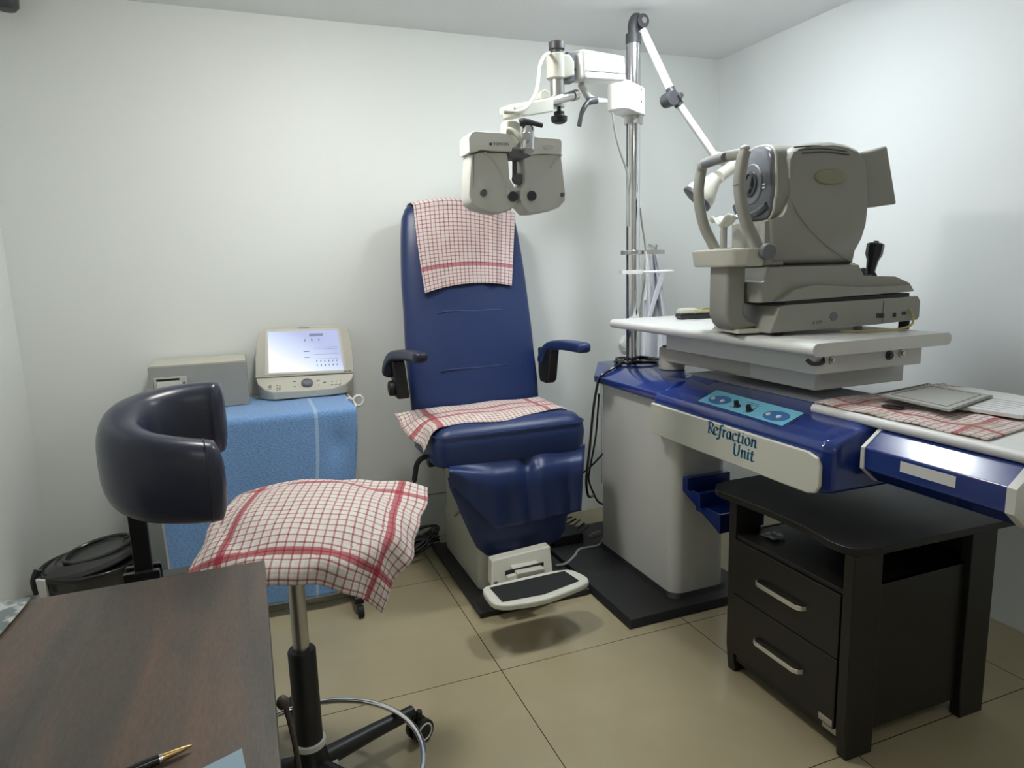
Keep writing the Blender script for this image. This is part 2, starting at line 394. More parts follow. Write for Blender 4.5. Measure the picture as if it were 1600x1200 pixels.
# ================================================================== EXAM CHAIR
ec = Thing('exam_chair', 'navy vinyl examination chair with high back, armrests and white footrest', 'chair', (1.03, 2.95, 0))
ec.part('base_plate', MB().b2((.79, 2.475, .002), (1.30, 3.25, .028)), blackm, bevel=.006)
def rr(x0, x1, y0, y1, z, r, n=6):
    o = []
    for cx, cy, a0 in ((x1-r, y1-r, 0), (x0+r, y1-r, PI/2), (x0+r, y0+r, PI), (x1-r, y0+r, 1.5*PI)):
        for k in range(n+1):
            a = a0 + PI/2*k/n; o.append((cx+r*math.cos(a), cy+r*math.sin(a), z))
    return o
ped = MB().loft([rr(.85, 1.19, 2.64, 3.22, .028, .05), rr(.85, 1.19, 2.64, 3.22, .24, .05), rr(.855, 1.185, 2.66, 3.2, .265, .05), rr(.85, 1.19, 2.74, 3.15, .60, .04)])
pd = ec.part('pedestal', ped, cream, bevel=.006)
ec.part('pedestal_ridge', MB().tube([(.850, 2.665, .255), (.848, 2.80, .40), (.848, 3.0, .26)], .006, n=8), cream, parent=pd)
ec.part('pedestal_ridge', MB().tube([(.86, 2.636, .25), (1.18, 2.636, .25)], .005, n=8), cream, parent=pd)
# seat
def seat_ring(z, x0, x1, y0, y1, r): return rr(x0, x1, y0, y1, z, r, 7)
sm = MB().loft([seat_ring(.612, .70, 1.33, 2.63, 3.04, .05), seat_ring(.621, .675, 1.355, 2.603, 3.05, .055), seat_ring(.70, .665, 1.362, 2.592, 3.05, .06),
                seat_ring(.748, .672, 1.357, 2.60, 3.05, .06), seat_ring(.775, .695, 1.335, 2.625, 3.04, .06), seat_ring(.789, .74, 1.29, 2.67, 3.02, .06), seat_ring(.795, .85, 1.18, 2.78, 3.0, .05)])
st_ = ec.part('seat', sm, navy, angle=60)
ec.part('piping', MB().tube([V(p) for p in rr(.668, 1.360, 2.595, 3.05, .748, .06, 7)], .0028, n=6, closed=True), navy, parent=st_)
ec.part('seat_frame', MB().b2((.74, 2.70, .585), (1.30, 3.10, .613)), black, bevel=.01)
# backrest
rows = [(646, 648, 847, 3.0), (600, 643, 844, 3.02), (560, 638, 839, 3.045), (520, 636, 835, 3.07), (480, 634, 830, 3.10), (440, 631, 825, 3.13), (400, 630, 819, 3.155), (365, 630, 813, 3.18), (340, 631, 808, 3.2), (326, 636, 803, 3.21), (318, 646, 793, 3.218), (313, 664, 776, 3.224)]
back_rows = []
for (py, xl, xr, Y) in rows:
    a, b = at(xl, py + (xl-740)*.0, Y=Y), at(xr, py, Y=Y)
    z = (a.z+b.z)/2
    back_rows.append((a.x, b.x, Y, z))
def back_section(x0, x1, y, z, th=.095, n=40):
    cx, hw = (x0+x1)/2, (x1-x0)/2; o = []
    for k in range(n):
        a = 2*PI*k/n; c, s_ = math.cos(a), math.sin(a)
        X = hw*math.copysign(abs(c)**.42, c); Yy = th/2*math.copysign(abs(s_)**.55, s_)
        bul = -.012*(1-(X/hw)**2) if s_ < 0 else 0
        o.append((cx+X, y+th/2+Yy+bul, z-(Yy*.22)))
    return o
ths = [.09, .095, .1, .1, .1, .1, .1, .1, .095, .085, .07, .045]
bk = ec.part('backrest', MB().loft([back_section(a, b, Y+(.1-t)/2, z, t) for (a, b, Y, z), t in zip(back_rows, ths)]), navy, angle=70)
def back_Y(py):
    for i in range(len(rows)-1):
        if rows[i+1][0] <= py <= rows[i][0]:
            f = (rows[i][0]-py)/(rows[i][0]-rows[i+1][0]); return rows[i][3]*(1-f)+rows[i+1][3]*f
    return rows[-1][3]
def back_pt(px, py, off=-.014):
    for i in range(len(rows)-1):
        if rows[i+1][0] <= py <= rows[i][0]:
            f = (rows[i][0]-py)/(rows[i][0]-rows[i+1][0]); return at(px, py, Y=rows[i][3]*(1-f)+rows[i+1][3]*f+off)
for pts in (((684, 489), (705, 486), (740, 486), (765, 484), (786, 484)), ((688, 580), (710, 577), (750, 574), (793, 569))):
    ec.part('stitched_seam', MB().tube(spline([back_pt(*p, off=-.0105) for p in pts], 4), [.0015]+[.0045]*15+[.0015], n=8), navy, parent=bk)
ec.part('recline_bracket', MB().b2((.80, 3.03, .60), (.84, 3.12, .95)), black, bevel=.004)
ec.part('recline_bracket', MB().b2((1.2, 3.03, .60), (1.24, 3.12, .95)), black, bevel=.004)
# armrests
def arm(path, lo, side):
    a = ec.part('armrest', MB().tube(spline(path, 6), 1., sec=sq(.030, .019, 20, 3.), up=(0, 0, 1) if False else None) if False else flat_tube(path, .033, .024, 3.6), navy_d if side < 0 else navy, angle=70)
    ec.part('armrest_bracket', lo, black, parent=a, bevel=.008)
def flat_tube(path, hw, hh, p=3.2):
    """sweep in the YZ plane, the wide side along X"""
    P = spline(path, 6); mb = MB(); rings = []
    for i, q in enumerate(P):
        a, b = P[max(i-1, 0)], P[min(i+1, len(P)-1)]; t = (b-a).normalized(); x = V((1, 0, 0)); x = (x - t*x.dot(t)).normalized(); y = t.cross(x)
        e = min(i, len(P)-1-i); k = (.45, .8, .95)[e] if e < 3 else 1.
        rings.append([q + x*u*k + y*v*(k if e else .6) for u, v in sq(hw, hh, 20, p)])
    return mb.loft(rings)
arm([(.655, 2.70, 1.068), (.648, 2.78, 1.068), (.628, 2.90, 1.062), (.602, 2.99, 1.045), (.588, 3.035, 1.00), (.582, 3.045, .95)], MB().loft([[(x, y, z) for x, y, z in ((.585, 2.96, 1.03), (.585, 3.06, 1.03), (.60, 3.07, .90), (.60, 3.05, .855), (.60, 2.97, .855), (.60, 2.96, .88))], [(x, y, z) for x, y, z in ((.64, 2.96, 1.03), (.64, 3.06, 1.03), (.655, 3.07, .90), (.655, 3.05, .855), (.655, 2.97, .855), (.655, 2.96, .88))]]).cyl((.572, 3.02, .90), (.60, 3.02, .90), .035), -1)
arm([(1.388, 2.66, 1.062), (1.384, 2.74, 1.062), (1.378, 2.88, 1.058), (1.365, 2.98, 1.040), (1.355, 3.03, .995), (1.352, 3.045, .95)], MB().loft([[(1.335, y, z) for y, z in ((2.93, 1.035), (3.08, 1.03), (3.08, .90), (3.06, .86), (2.99, .86), (2.965, .88))], [(1.385, y, z) for y, z in ((2.93, 1.035), (3.08, 1.03), (3.08, .90), (3.06, .86), (2.99, .86), (2.965, .88))]]), 1)
# release lever on the left
lv = ec.part('seat_lever', MB().box((.735, 2.82, .60), (.10, .05, .05)).prism([(.70, 2.80, .63), (.70, 2.80, .58), (.76, 2.80, .555), (.76, 2.80, .64)], (0, .05, 0)), black, bevel=.004)
ec.part('lever_handle', flat_tube([(.705, 2.79, .625), (.66, 2.79, .625), (.632, 2.79, .60), (.622, 2.79, .56), (.615, 2.79, .52)], .011, .012, 2.5), black, parent=lv)
ec.part('side_bracket', MB().prism([(.655, 2.93, .69), (.70, 2.93, .70), (.745, 2.93, .62), (.71, 2.93, .61)], (0, .03, 0)), cream, bevel=.003)
# leg rest pad : traced silhouette, real thickness, curved
lp_rows = [(735, 703, 912, 2.600), (750, 706, 905, 2.588), (775, 717, 900, 2.590), (800, 727, 893, 2.60), (825, 738, 891, 2.603), (845, 748, 888, 2.605), (858, 762, 878, 2.612), (865, 780, 860, 2.622)]
rings = []
for (py, xl, xr, Y) in lp_rows:
    a, b = at(xl, py+6, Y=Y), at(xr, py-8, Y=Y); z = (a.z+b.z)/2
    cx, hw = (a.x+b.x)/2, (b.x-a.x)/2; ring = []
    for k in range(32):
        t = 2*PI*k/32; c, s_ = math.cos(t), math.sin(t)
        X = hw*math.copysign(abs(c)**.4, c); Yy = .035*math.copysign(abs(s_)**.6, s_)
        ring.append((cx+X, Y+.035+Yy, z + .018*(X/hw)*.5))
    rings.append(ring)
lr = ec.part('leg_rest', MB().loft(rings), navy, angle=70)
# loose vinyl cover draped over the pad
P = []; NU, NV = 48, 24
for i in range(NU+1):
    s_ = i/NU; row = []
    topx = 702+(914-702)*s_; topy = 726-32*s_
    drop = 30 + (74+(1-s_)*12)*max(0, min(1, s_/.34))**1.1 if s_ < .34 else 104+(1-s_)*12
    for j in range(NV+1):
        v_ = j/NV
        fold = .012*math.sin(s_*15+1.0)*v_**.8 + .010*math.sin(s_*31)*v_*v_
        bulge = .03*math.sin(min(1, v_*2.2)*PI/2)
        Y = 2.608 - bulge*1.75*min(1, v_*4) + fold*.8 + .030*math.exp(-((s_-.56-.04*v_)/.05)**2)*min(1, v_*5)*(1-.3*v_) - .012*math.exp(-((s_-.68)/.06)**2)*min(1, v_*5) + (.018*max(0, v_-.5) if v_ > .5 else 0)
        wgt = (1-v_*.0)
        q = at(topx - v_*6*(s_ > .9), topy + drop*v_, Y=Y)
        row.append(q)
    P.append(row)
ec.part('leg_rest_cover', MB().grid(P), navy, parent=lr, solid=.003, angle=80)
# footrest
fz = .2
hin = MB().prism([at(769, 876, Y=2.50), at(860, 853, Y=2.50), at(866, 912, Y=2.46), at(845, 915, Y=2.44), at(780, 932, Y=2.42), at(768, 915, Y=2.45)], (0, .05, .0))
fb = ec.part('footrest_bracket', hin, cream, bevel=.006)
ec.part('hinge_block', MB().prism([at(790, 898, Y=2.43), at(848, 884, Y=2.43), at(850, 904, Y=2.41), at(792, 920, Y=2.41)], (0, -.02, 0)), cream, parent=fb, bevel=.004)
ec.part('hinge_slot', MB().prism([at(789, 892, Y=2.435), at(849, 878, Y=2.435), at(849, 884, Y=2.435), at(789, 899, Y=2.435)], (0, -.004, 0)), black, parent=fb)
ec.part('hinge_bolt', MB().cyl(at(775, 912, Y=2.44), at(775, 912, Y=2.44)+V((-.0, -.012, 0)), .010), dgrey, parent=fb)
ec.part('support_arm', MB().b2((.93, 2.40, .18), (1.05, 2.70, .205)), cream, bevel=.005)
FR = [at(752, 921, Z=fz), at(773, 948, Z=fz), at(850, 938, Z=fz-.0), at(921, 910, Z=fz), at(918, 900, Z=fz), at(886, 886, Z=fz), at(760, 914, Z=fz)]
inner = [at(765, 919, Z=fz), at(785, 941, Z=fz), at(850, 929, Z=fz), at(905, 908, Z=fz), at(882, 893, Z=fz)]
def chaikin(P, n=2):
    P = [V(p) for p in P]
    for _ in range(n):
        Q = []
        for i in range(len(P)):
            a, b = P[i], P[(i+1) % len(P)]; Q += [a*.8+b*.2, a*.2+b*.8]
        P = Q
    return P
outl = chaikin(FR, 2); cen = sum(outl, V())/len(outl)
fo = ec.part('footrest', MB().loft([[p+V((0, 0, -.025)) for p in outl], [p+V((0, 0, 0)) for p in outl]]), cream2, bevel=.008, label='white footrest frame')
ec.part('footrest_mat', MB().prism([p+V((0, 0, .0012)) for p in inner], (0, 0, .002)), blackr, parent=fo, bevel=.001)

# ================================================================== REFRACTION UNIT
ru = Thing('refraction_unit', 'white and royal blue refraction unit stand with chrome pole and swing table', 'medical unit', (1.70, 2.6, 0))
ru.part('base_plate', MB().loft([[(1.303, 2.15, .002), (1.95, 2.15, .002), (1.95, 3.15, .002), (1.303, 3.15, .002)], [(1.315, 2.165, .034), (1.94, 2.165, .034), (1.94, 3.14, .034), (1.315, 3.14, .034)]]), blackm, bevel=.003)
cl = ru.part('column', MB().loft([rr(1.565, 1.835, 2.24, 2.875, .036, .05), rr(1.565, 1.83, 2.24, 2.875, .875, .05)]), offwhite)
ru.part('column_seam', MB().b2((1.5635, 2.868-.02, .36), (1.5655, 2.872-.02, .86)), dgrey, parent=cl)
ru.part('plinth', MB().loft([rr(1.55, 1.85, 2.225, 2.89, .034, .055), rr(1.56, 1.84, 2.235, 2.88, .05, .052)]), blackm)
# hood over the column
hood_pr = lambda y: [(1.53, y, .868), (1.53, y, .90), (1.625, y, .945), (1.95, y, .945), (2.02, y, .90), (2.02, y, .868)]
ru.part('column_hood', MB().loft([hood_pr(2.30), hood_pr(2.70), [(1.53, 2.86, .868), (1.53, 2.86, .90), (1.625, 3.0, .945), (1.95, 3.0, .945), (2.02, 2.98, .90), (2.02, 2.98, .868)]]), royal, bevel=.008)
# arm module that carries the control panel
def mod_sec(y, dz=0): return [(1.512, y, .75), (1.512, y, .885), (1.530, y, .905), (1.700, y, .955), (2.02, y, .955), (2.06, y, .93), (2.06, y, .76), (2.02, y, .745)]
md_ = ru.part('control_module', MB().loft([[(x+(.02 if x < 1.8 else -.02), y-.0, z-(.006 if z > .8 else -.004)) for x, y, z in mod_sec(1.415)], mod_sec(1.445), mod_sec(2.31), [(1.55, 2.36, .75), (1.55, 2.36, .885), (1.56, 2.36, .90), (1.72, 2.40, .945), (2.02, 2.42, .945), (2.06, 2.42, .93), (2.06, 2.42, .76), (2.02, 2.42, .745)]]), royal, bevel=.012)
pn = ru.part('front_panel', MB().prism([(1.512, 2.315, .868), (1.512, 1.485, .868), (1.512, 1.448, .858), (1.512, 1.436, .835), (1.512, 1.436, .775), (1.512, 1.45, .75), (1.512, 1.48, .742), (1.512, 2.30, .742), (1.512, 2.315, .755)], (-.014, 0, 0)), cream2, bevel=.005, label='cream front panel with blue lettering')

# --- calligraphic lettering drawn with a broad nib
def glyphs():
    G = {}
    G['R'] = (.62, [[(.18, 0), (.22, .5), (.24, 1.0)], [(.06, 0), (.30, 0)], [(.08, .98), (.30, 1.02), (.52, .98), (.62, .80), (.55, .62), (.38, .52), (.22, .50)], [(.32, .52), (.48, .25), (.66, .02), (.76, .02)]])
    G['e'] = (.48, [[(.10, .34), (.30, .40), (.42, .52), (.38, .66), (.24, .68), (.10, .52), (.07, .28), (.14, .06), (.28, .0), (.44, .12)]])
    G['f'] = (.34, [[(.50, .98), (.40, 1.06), (.28, .98), (.22, .7), (.16, .2), (.08, -.2), (-.04, -.32), (-.14, -.26)], [(.02, .62), (.40, .64)]])
    G['r'] = (.40, [[(.08, .60), (.18, .66), (.14, .3), (.12, 0)], [(.15, .42), (.28, .64), (.40, .62)]])
    G['a'] = (.52, [[(.40, .62), (.24, .68), (.10, .50), (.06, .24), (.14, .02), (.28, .10), (.40, .36), (.44, .64)], [(.44, .64), (.40, .3), (.40, .06), (.52, .06)]])
    G['c'] = (.44, [[(.40, .56), (.28, .68), (.12, .54), (.06, .28), (.14, .04), (.28, 0), (.42, .12)]])
    G['t'] = (.36, [[(.20, .86), (.16, .5), (.12, .14), (.20, 0), (.36, .10)], [(.02, .62), (.36, .64)]])
    G['i'] = (.28, [[(.06, .58), (.16, .66), (.12, .3), (.12, .04), (.26, .06)], [(.17, .86), (.20, .91)]])
    G['o'] = (.50, [[(.26, .68), (.10, .52), (.06, .26), (.16, .01), (.32, .02), (.44, .24), (.44, .48), (.34, .66), (.24, .68)]])
    G['n'] = (.54, [[(.06, .58), (.16, .66), (.12, .3), (.10, 0)], [(.14, .40), (.28, .64), (.40, .64), (.42, .40), (.40, .06), (.54, .06)]])
    G['U'] = (.72, [[(.06, .96), (.22, 1.0), (.18, .5), (.20, .14), (.34, 0), (.52, .12), (.62, .5), (.64, 1.0)], [(.56, 1.0), (.74, 1.0)]])
    return G
def lettering(mb, txt, y0, z0, h, x, xs=1.0, nib=.075):
    """runs along -Y on the plane X = x; returns nothing"""
    G = glyphs(); cur = 0.
    nv = V((nib*.86, nib*.42))
    for ch in txt:
        wd, strokes = G[ch]
        for stt in strokes:
            pts = [V((p[0], p[1])) for p in stt]
            sp = [V((q.x, q.y)) for q in spline([V((p.x, p.y, 0)) for p in pts], 5)] if len(pts) > 2 else pts
            def W(p, dx): return V((x-dx, y0 - (cur+p.x)*h*xs, z0 + p.y*h))
            for a, b in zip(sp, sp[1:]):
                d = (b-a); 
                if d.length < 1e-6: continue
                dn = d.normalized()*.012; a2, b2 = a-dn, b+dn
                pn_ = V((-dn.y, dn.x))
                c = abs(d.normalized().x*nv.y-d.normalized().y*nv.x)
                th = max(c, .022)
                o = V((-d.y, d.x)).normalized()*th
                q = [a2-o, b2-o, b2+o, a2+o]
                mb.loft([[W(k, .0002) for k in q], [W(k, .0012) for k in q]])
        cur += wd + .03
    return cur*h*xs
lm = MB()
lettering(lm, 'Refraction', 1.950, .826, .040, 1.498, 1.34, .088)
lettering(lm, 'Unit', 1.812, .778, .040, 1.498, 1.34, .088)
ru.part('lettering', lm, letters, parent=pn, smooth=False, label='blue calligraphic lettering')

# control panel on the sloped face (from (1.53,.905) to (1.70,.955))
e_ = (V((1.700, 0, .955))-V((1.530, 0, .905))).normalized(); nrm = V((-e_.z, 0, e_.x))
def CP(y, s_, lift=0.): # s_ 0..1 across slope
    return V((1.530, y, .905)) + e_*(.012+s_*.150) + nrm*lift
def CPp(px, py):
    d = ray(px, py); p0_ = V((1.530, 0, .905)); t = (p0_-CAM).dot(nrm)/d.dot(nrm); return CAM+d*t
cp = ru.part('control_panel', MB().prism([CPp(1120, 610)+nrm*.0002, CPp(1257, 646)+nrm*.0002, CPp(1222, 666)+nrm*.0002, CPp(1091, 627)+nrm*.0002], nrm*.002), cyan, bevel=.0015)
for (ox, oy, aa, bb) in ((1125, 626, .052, .026), (1213, 651, .052, .026)):
    c = CPp(ox, oy); x_, y_ = V((0, 1, 0)), e_
    ov = ru.part('button_oval', MB().prism([c + nrm*.0023 + x_*aa*math.cos(t)+y_*bb*math.sin(t)*1.25 for t in [2*PI*k/32 for k in range(32)]], nrm*.001), discblue, parent=cp)
    for px, py in (((1115, 624), (1129, 628)) if ox < 1150 else ((1201, 649), (1217, 653))):
        q = CPp(px, py)+nrm*.003; ru.part('push_button', MB().cyl(q, q+nrm*.004, .009, .008, 20).cyl(q+nrm*.004, q+nrm*.0055, .003, .003, 10), white, parent=ov)
for px, py in ((1152, 636), (1171, 643)):
    q = CPp(px, py)+nrm*.002; ru.part('rotary_knob', MB().lathe([(.013, 0), (.013, .003), (.0095, .005), (.008, .022), (.006, .023)], q, nrm, 20), black, parent=cp)
for a, b in (((1169, 629), (1186, 634)), ((1168, 632), (1185, 637)), ((1172, 637), (1181, 640)), ((1140, 636), (1146, 638)), ((1161, 645), (1164, 646)), ((1233, 663), (1247, 655))):
    p, q = CPp(*a)+nrm*.0025, CPp(*b)+nrm*.0025
    ru.part('panel_marking', MB().tube([p, q], .0011, n=6), dgrey, parent=cp)
# dusty smoked top cover of the module
ru.part('smoked_cover', MB().b2((1.725, 1.46, .9555), (2.0, 2.40, .9585)), greytop, bevel=.002)
ru.part('module_bump', MB().loft([[(1.56, 2.12, .90), (1.60, 2.30, .90), (1.72, 2.36, .95), (1.72, 2.16, .95)], [(1.57, 2.14, .915), (1.61, 2.28, .915), (1.72, 2.34, .962), (1.72, 2.18, .962)]]), royal, bevel=.004)
# pole
PX, PY = 1.752, 2.87
pole = ru.part('pole', MB().cyl((PX, PY, .94), (PX, PY, 2.425), .032, n=36), chrome)
ru.part('pole_groove', MB().b2((PX-.034, PY-.004, .95), (PX-.031, PY+.004, 2.40)), dgrey, parent=pole)
ru.part('pole_cap', MB().cyl((PX, PY, 2.41), (PX, PY, 2.452), .035, n=36), dgrey, parent=pole)
ru.part('pole_clamp', MB().lathe([(.033, 0), (.044, 0), (.044, .02), (.033, .02)], (PX, PY, 1.468)).b2((PX-.062, PY-.02, 1.468), (PX-.04, PY+.01, 1.488)).b2((PX+.04, PY-.03, 1.468), (PX+.16, PY-.01, 1.488)), steel, bevel=.002)
rg = [(PX+.115+.075*math.cos(a), PY-.03+.075*math.sin(a), 1.385) for a in [2*PI*k/32 for k in range(32)]]
ru.part('cup_ring', MB().tube(rg, .006, n=8, closed=True).lathe([(.033, -.008), (.05, -.008), (.05, .01), (.033, .01)], (PX, PY, 1.385)).b2((PX-.07, PY-.02, 1.378), (PX-.03, PY+.01, 1.394)), white, label='white plastic ring holder on the pole')
ru.part('hook', MB().tube(spline([(PX+.05, PY-.03, 1.48), (PX+.058, PY-.03, 1.44), (PX+.055, PY-.035, 1.34), (PX+.05, PY-.03, 1.25)], 5), [.006]*16, n=8), offwhite)
# collar, arm box, knuckle
co_ = [at(945, 135, Y=2.80), at(975, 132, Y=2.80), at(1002, 130, Y=2.82)]
cz0, cz1 = 2.098, 2.222
ax = V((-.82, -.55, 0)).normalized(); ay = V((-ax.y, ax.x, 0))
def orr(c, L0, L1, hw, z, r=.03, n=6):
    o = []
    for cx, cy, a0 in ((L1-r, hw-r, 0), (L0+r, hw-r, PI/2), (L0+r, -hw+r, PI), (L1-r, -hw+r, 1.5*PI)):
        for k in range(n+1):
            a = a0+PI/2*k/n; p = V(c)+ax*(cx+r*math.cos(a))+ay*(cy+r*math.sin(a)); o.append((p.x, p.y, z))
    return o
pc = V((PX, PY, 0))
kn = ru.part('arm_collar', MB().loft([orr(pc, -.05, .19, .052, cz0, .045), orr(pc, -.05, .19, .052, cz1-.012, .045), orr(pc, -.04, .18, .044, cz1, .04)]), white, bevel=.004)
ru.part('lock_ring', MB().cyl((PX, PY, 2.062), (PX, PY, 2.098), .043, n=32), steel, parent=kn)
for z_ in (2.13, 2.19):
    q = at(1000, 140 if z_ > 2.15 else 159, Y=2.815); ru.part('screw', MB().cyl(q+V((0, .012, 0)), q+V((.002, -.004, 0)), .006), screwm, parent=kn)
# upper arm box (px 890-962)
A, B = at(962, 112, Y=2.66), at(897, 103, Y=2.46)
axd = (B-A); axd.z = 0; axd.normalize(); L_ = (V((B.x, B.y, 0))-V((A.x, A.y, 0))).length
side = V((-axd.y, axd.x, 0))
def abox(c0, c1, hw, z0a, z1a, z0b, z1b, inset=0):
    return [[c0+side*hw+V((0, 0, z0a)), c0-side*hw+V((0, 0, z0a)), c0-side*hw*.9+V((0, 0, z1a)), c0+side*hw*.9+V((0, 0, z1a))],
            [c1+side*hw+V((0, 0, z0b)), c1-side*hw+V((0, 0, z0b)), c1-side*hw*.9+V((0, 0, z1b)), c1+side*hw*.9+V((0, 0, z1b))]]
A0, B0 = V((A.x, A.y, 0)), V((B.x, B.y, 0))
zt_a, zb_a, zt_b, zb_b = at(960, 90, Y=2.66).z, at(962, 130, Y=2.66).z, at(895, 79, Y=2.46).z, at(897, 127, Y=2.46).z
ab = ru.part('upper_arm', MB().loft(abox(A0, B0, .05, zb_a, zt_a, zb_b, zt_b)), white, bevel=.014, seg=4)
m_a, m_b = zb_a+(zt_a-zb_a)*.28, zb_b+(zt_b-zb_b)*.28
for sg in (1, -1):
    ru.part('arm_seam', MB().tube([A0+side*.0495*sg+V((0, 0, m_a)), B0+side*.0495*sg+V((0, 0, m_b))], .0014, n=6), dgrey, parent=ab)
for q in (at(961, 114, Y=2.60), at(898, 108, Y=2.44)):
    ru.part('screw', MB().cyl(q+V((0, .03, 0)), q, .005), screwm, parent=ab)
ru.part('arm_pivot', MB().cyl((A.x-.02, A.y-.0, 2.21), (A.x-.02, A.y-.0, zb_a+.01), .038), white, parent=ab)
# gas strut lever under the arm
lk = ru.part('arm_brace', MB().tube(spline([at(908, 132, Y=2.52), at(918, 150, Y=2.55), at(930, 157, Y=2.6), at(945, 158, Y=2.68)], 6), .014, n=14), white)
ru.part('brake_handle', MB().tube(spline([at(931, 157, Y=2.56), at(920, 159, Y=2.54), at(913, 168, Y=2.53), at(908, 180, Y=2.53), at(905, 197, Y=2.53)], 5), [.014]*6+[.010]*8+[.009]*7, n=12), dgrey, parent=lk)

# --- swing table
pv = ru.part('swing_arm', MB().cyl((1.795, 2.60, .945), (1.795, 2.60, 1.045), .058, n=32).loft([[(1.74, 2.62, .985), (1.74, 2.62, 1.05), (1.84, 2.62, 1.05), (1.84, 2.62, .985)], [(1.78, 1.98, .985), (1.78, 1.98, 1.045), (1.95, 1.98, 1.045), (1.95, 1.98, .985)]]), cream, bevel=.008)
ru.part('pivot_cap', MB().cyl((1.795, 2.60, 1.045), (1.795, 2.60, 1.052), .045), black, parent=pv)
ru.part('lower_box', MB().b2((1.775, 1.74, .982), (2.19, 2.32, 1.042)), offwhite, bevel=.004, label='grey-white metal slide box under the table')
ap = ru.part('apron_box', MB().b2((1.695, 1.66, 1.055), (2.17, 2.50, 1.125)), offwhite, bevel=.003)
ru.part('gap_strip', MB().b2((1.79, 1.76, 1.04), (2.15, 2.3, 1.058)), black)
for px, py, r_ in ((1299, 563, .014), (1389, 555, .018), (1408, 552, .015)):
    q = at(px, py, Y=1.66); ru.part('socket', MB().cyl(q+V((0, .004, 0)), q+V((0, -.006, 0)), r_, r_*.85, 20).cyl(q+V((0, -.006, 0)), q+V((0, -.012, 0)), r_*.5, r_*.5, 14), dgrey if px == 1389 else steel, parent=ap)
q = at(1272, 561, Y=1.665); ru.part('handle_stub', MB().tube(spline([q+V((-.03, 0, 0)), q+V((-.02, -.015, -.012)), q+V((.02, -.015, -.012)), q+V((.035, 0, 0))], 5), .007), dgrey, parent=ap)
def bull(x0, x1, z0, z1, y, n=9):
    h = (z1-z0)/2; c = (z0+z1)/2; o = []
    for k in range(n): a = PI/2+PI*k/(n-1); o.append((x0+h+h*math.cos(a), y, c+h*math.sin(a)))
    for k in range(n): a = -PI/2+PI*k/(n-1); o.append((x1-h+h*math.cos(a), y, c+h*math.sin(a)))
    return o
TZ0, TZ1 = 1.125, 1.165
ta = ru.part('table_top', MB().loft([bull(1.618, 2.225, TZ0, TZ1, 1.60), bull(1.618, 2.225, TZ0, TZ1, 2.86)]), whitem, label='white laminate swing table top')
ru.part('edge_band', MB().loft([bull(1.616, 2.227, TZ0-.001, TZ1+.001, 1.598), bull(1.616, 2.227, TZ0-.001, TZ1+.001, 1.602)]), offwhite, parent=ta)

# --- right extension: octagonal blue beam with label, white end cap, white tray top
def octo(y, sx=1.): 
    x0, x1 = 1.602, 1.93; return [(x0, y, .832), (x0, y, .893), (x0+.060, y, .9365), (x1-.04, y, .9365), (x1, y, .895), (x1, y, .83), (x1-.04, y, .79), (x0+.050, y, .79)]
def scl(P, k):
    c = sum((V(p) for p in P), V())/len(P); return [c+(V(p)-c)*k for p in P]
bm_ = ru.part('side_beam', MB().loft([octo(.985), octo(1.378)]), royal, bevel=.004)
ru.part('beam_end_cap', MB().loft([scl(octo(.955), .9), scl(octo(.965), 1.01), scl(octo(.987), 1.01)]), offwhite, parent=bm_, label='off-white octagonal end cap')
ru.part('beam_far_cap', MB().loft([scl(octo(1.376), 1.02), scl(octo(1.388), 1.02)]), offwhite, parent=bm_)
ru.part('beam_label', MB().prism([(1.6012, 1.262, .884), (1.6012, 1.108, .884), (1.6012, 1.108, .855), (1.6012, 1.262, .855)], (-.0012, 0, 0)), paper, parent=bm_, label='worn white label strip')
RTZ0, RTZ1 = .938, .968
tr = ru.part('tray_top', MB().loft([bull(1.655, 2.30, RTZ0, RTZ1, .96), bull(1.655, 2.30, RTZ0, RTZ1, 1.635)]), whitem, label='white laminate tray top under the checked towel')
# --- blue bin holder on the column
bz = .47
bh = MB()
prof = [(0, .56), (0, .50), (-.24, .40), (-.24, .475), (-.155, .477), (-.15, .462), (-.12, .455), (-.10, .465), (-.095, .52), (-.06, .522), (-.055, .51), (-.035, .51), (-.03, .555)]
for xx in (1.60, 1.80):
    bh.prism([(xx, 2.235+a, b+.005) for a, b in prof], (.012, 0, 0))
bh.b2((1.60, 2.20, .505), (1.812, 2.232, .565)).b2((1.60, 1.995, .405), (1.812, 2.01, .48)).b2((1.60, 2.12, .45), (1.812, 2.145, .525)).prism([(1.60, 2.235, .505), (1.60, 1.997, .405), (1.60, 1.997, .415), (1.60, 2.235, .515)], (.212, 0, 0))
ru.part('probe_holder', bh, royal, bevel=.003, label='royal blue stepped probe holder tray')

# ================================================================== EXAMINATION LAMP on the pole top
la = Thing('examination_lamp', 'white jointed examination lamp arm with black joints on top of the chrome pole', 'lamp', (PX, PY, 2.45))
j0 = at(999, 36, Y=2.87); e1 = at(1053, 152, Y=2.72); e2 = at(1118, 246, Y=2.66); hd = at(1132, 262, Y=2.60)
la.part('top_joint', MB().tube(spline([(PX, PY, 2.452), (PX-.002, PY, 2.49), (PX+.012, PY, 2.52), (PX+.03, PY, 2.51)], 5), .024, n=16).cyl(j0+V((0, .03, 0)), j0+V((0, -.035, 0)), .030), dgrey, bevel=.002)
la.part('joint_bolt', MB().cyl(j0+V((0, -.035, 0)), j0+V((0, -.042, 0)), .014, n=6), steel)
sec = sq(.017, .017, 20, 3)
def beam(a, b, r=.017): return MB().tube([a, b], 1., sec=sq(r, r, 20, 3.2))
d1 = (e1-j0).normalized(); d2 = (e2-e1).normalized()
la.part('upper_tube', beam(j0+d1*.04, e1-d1*.03), white)
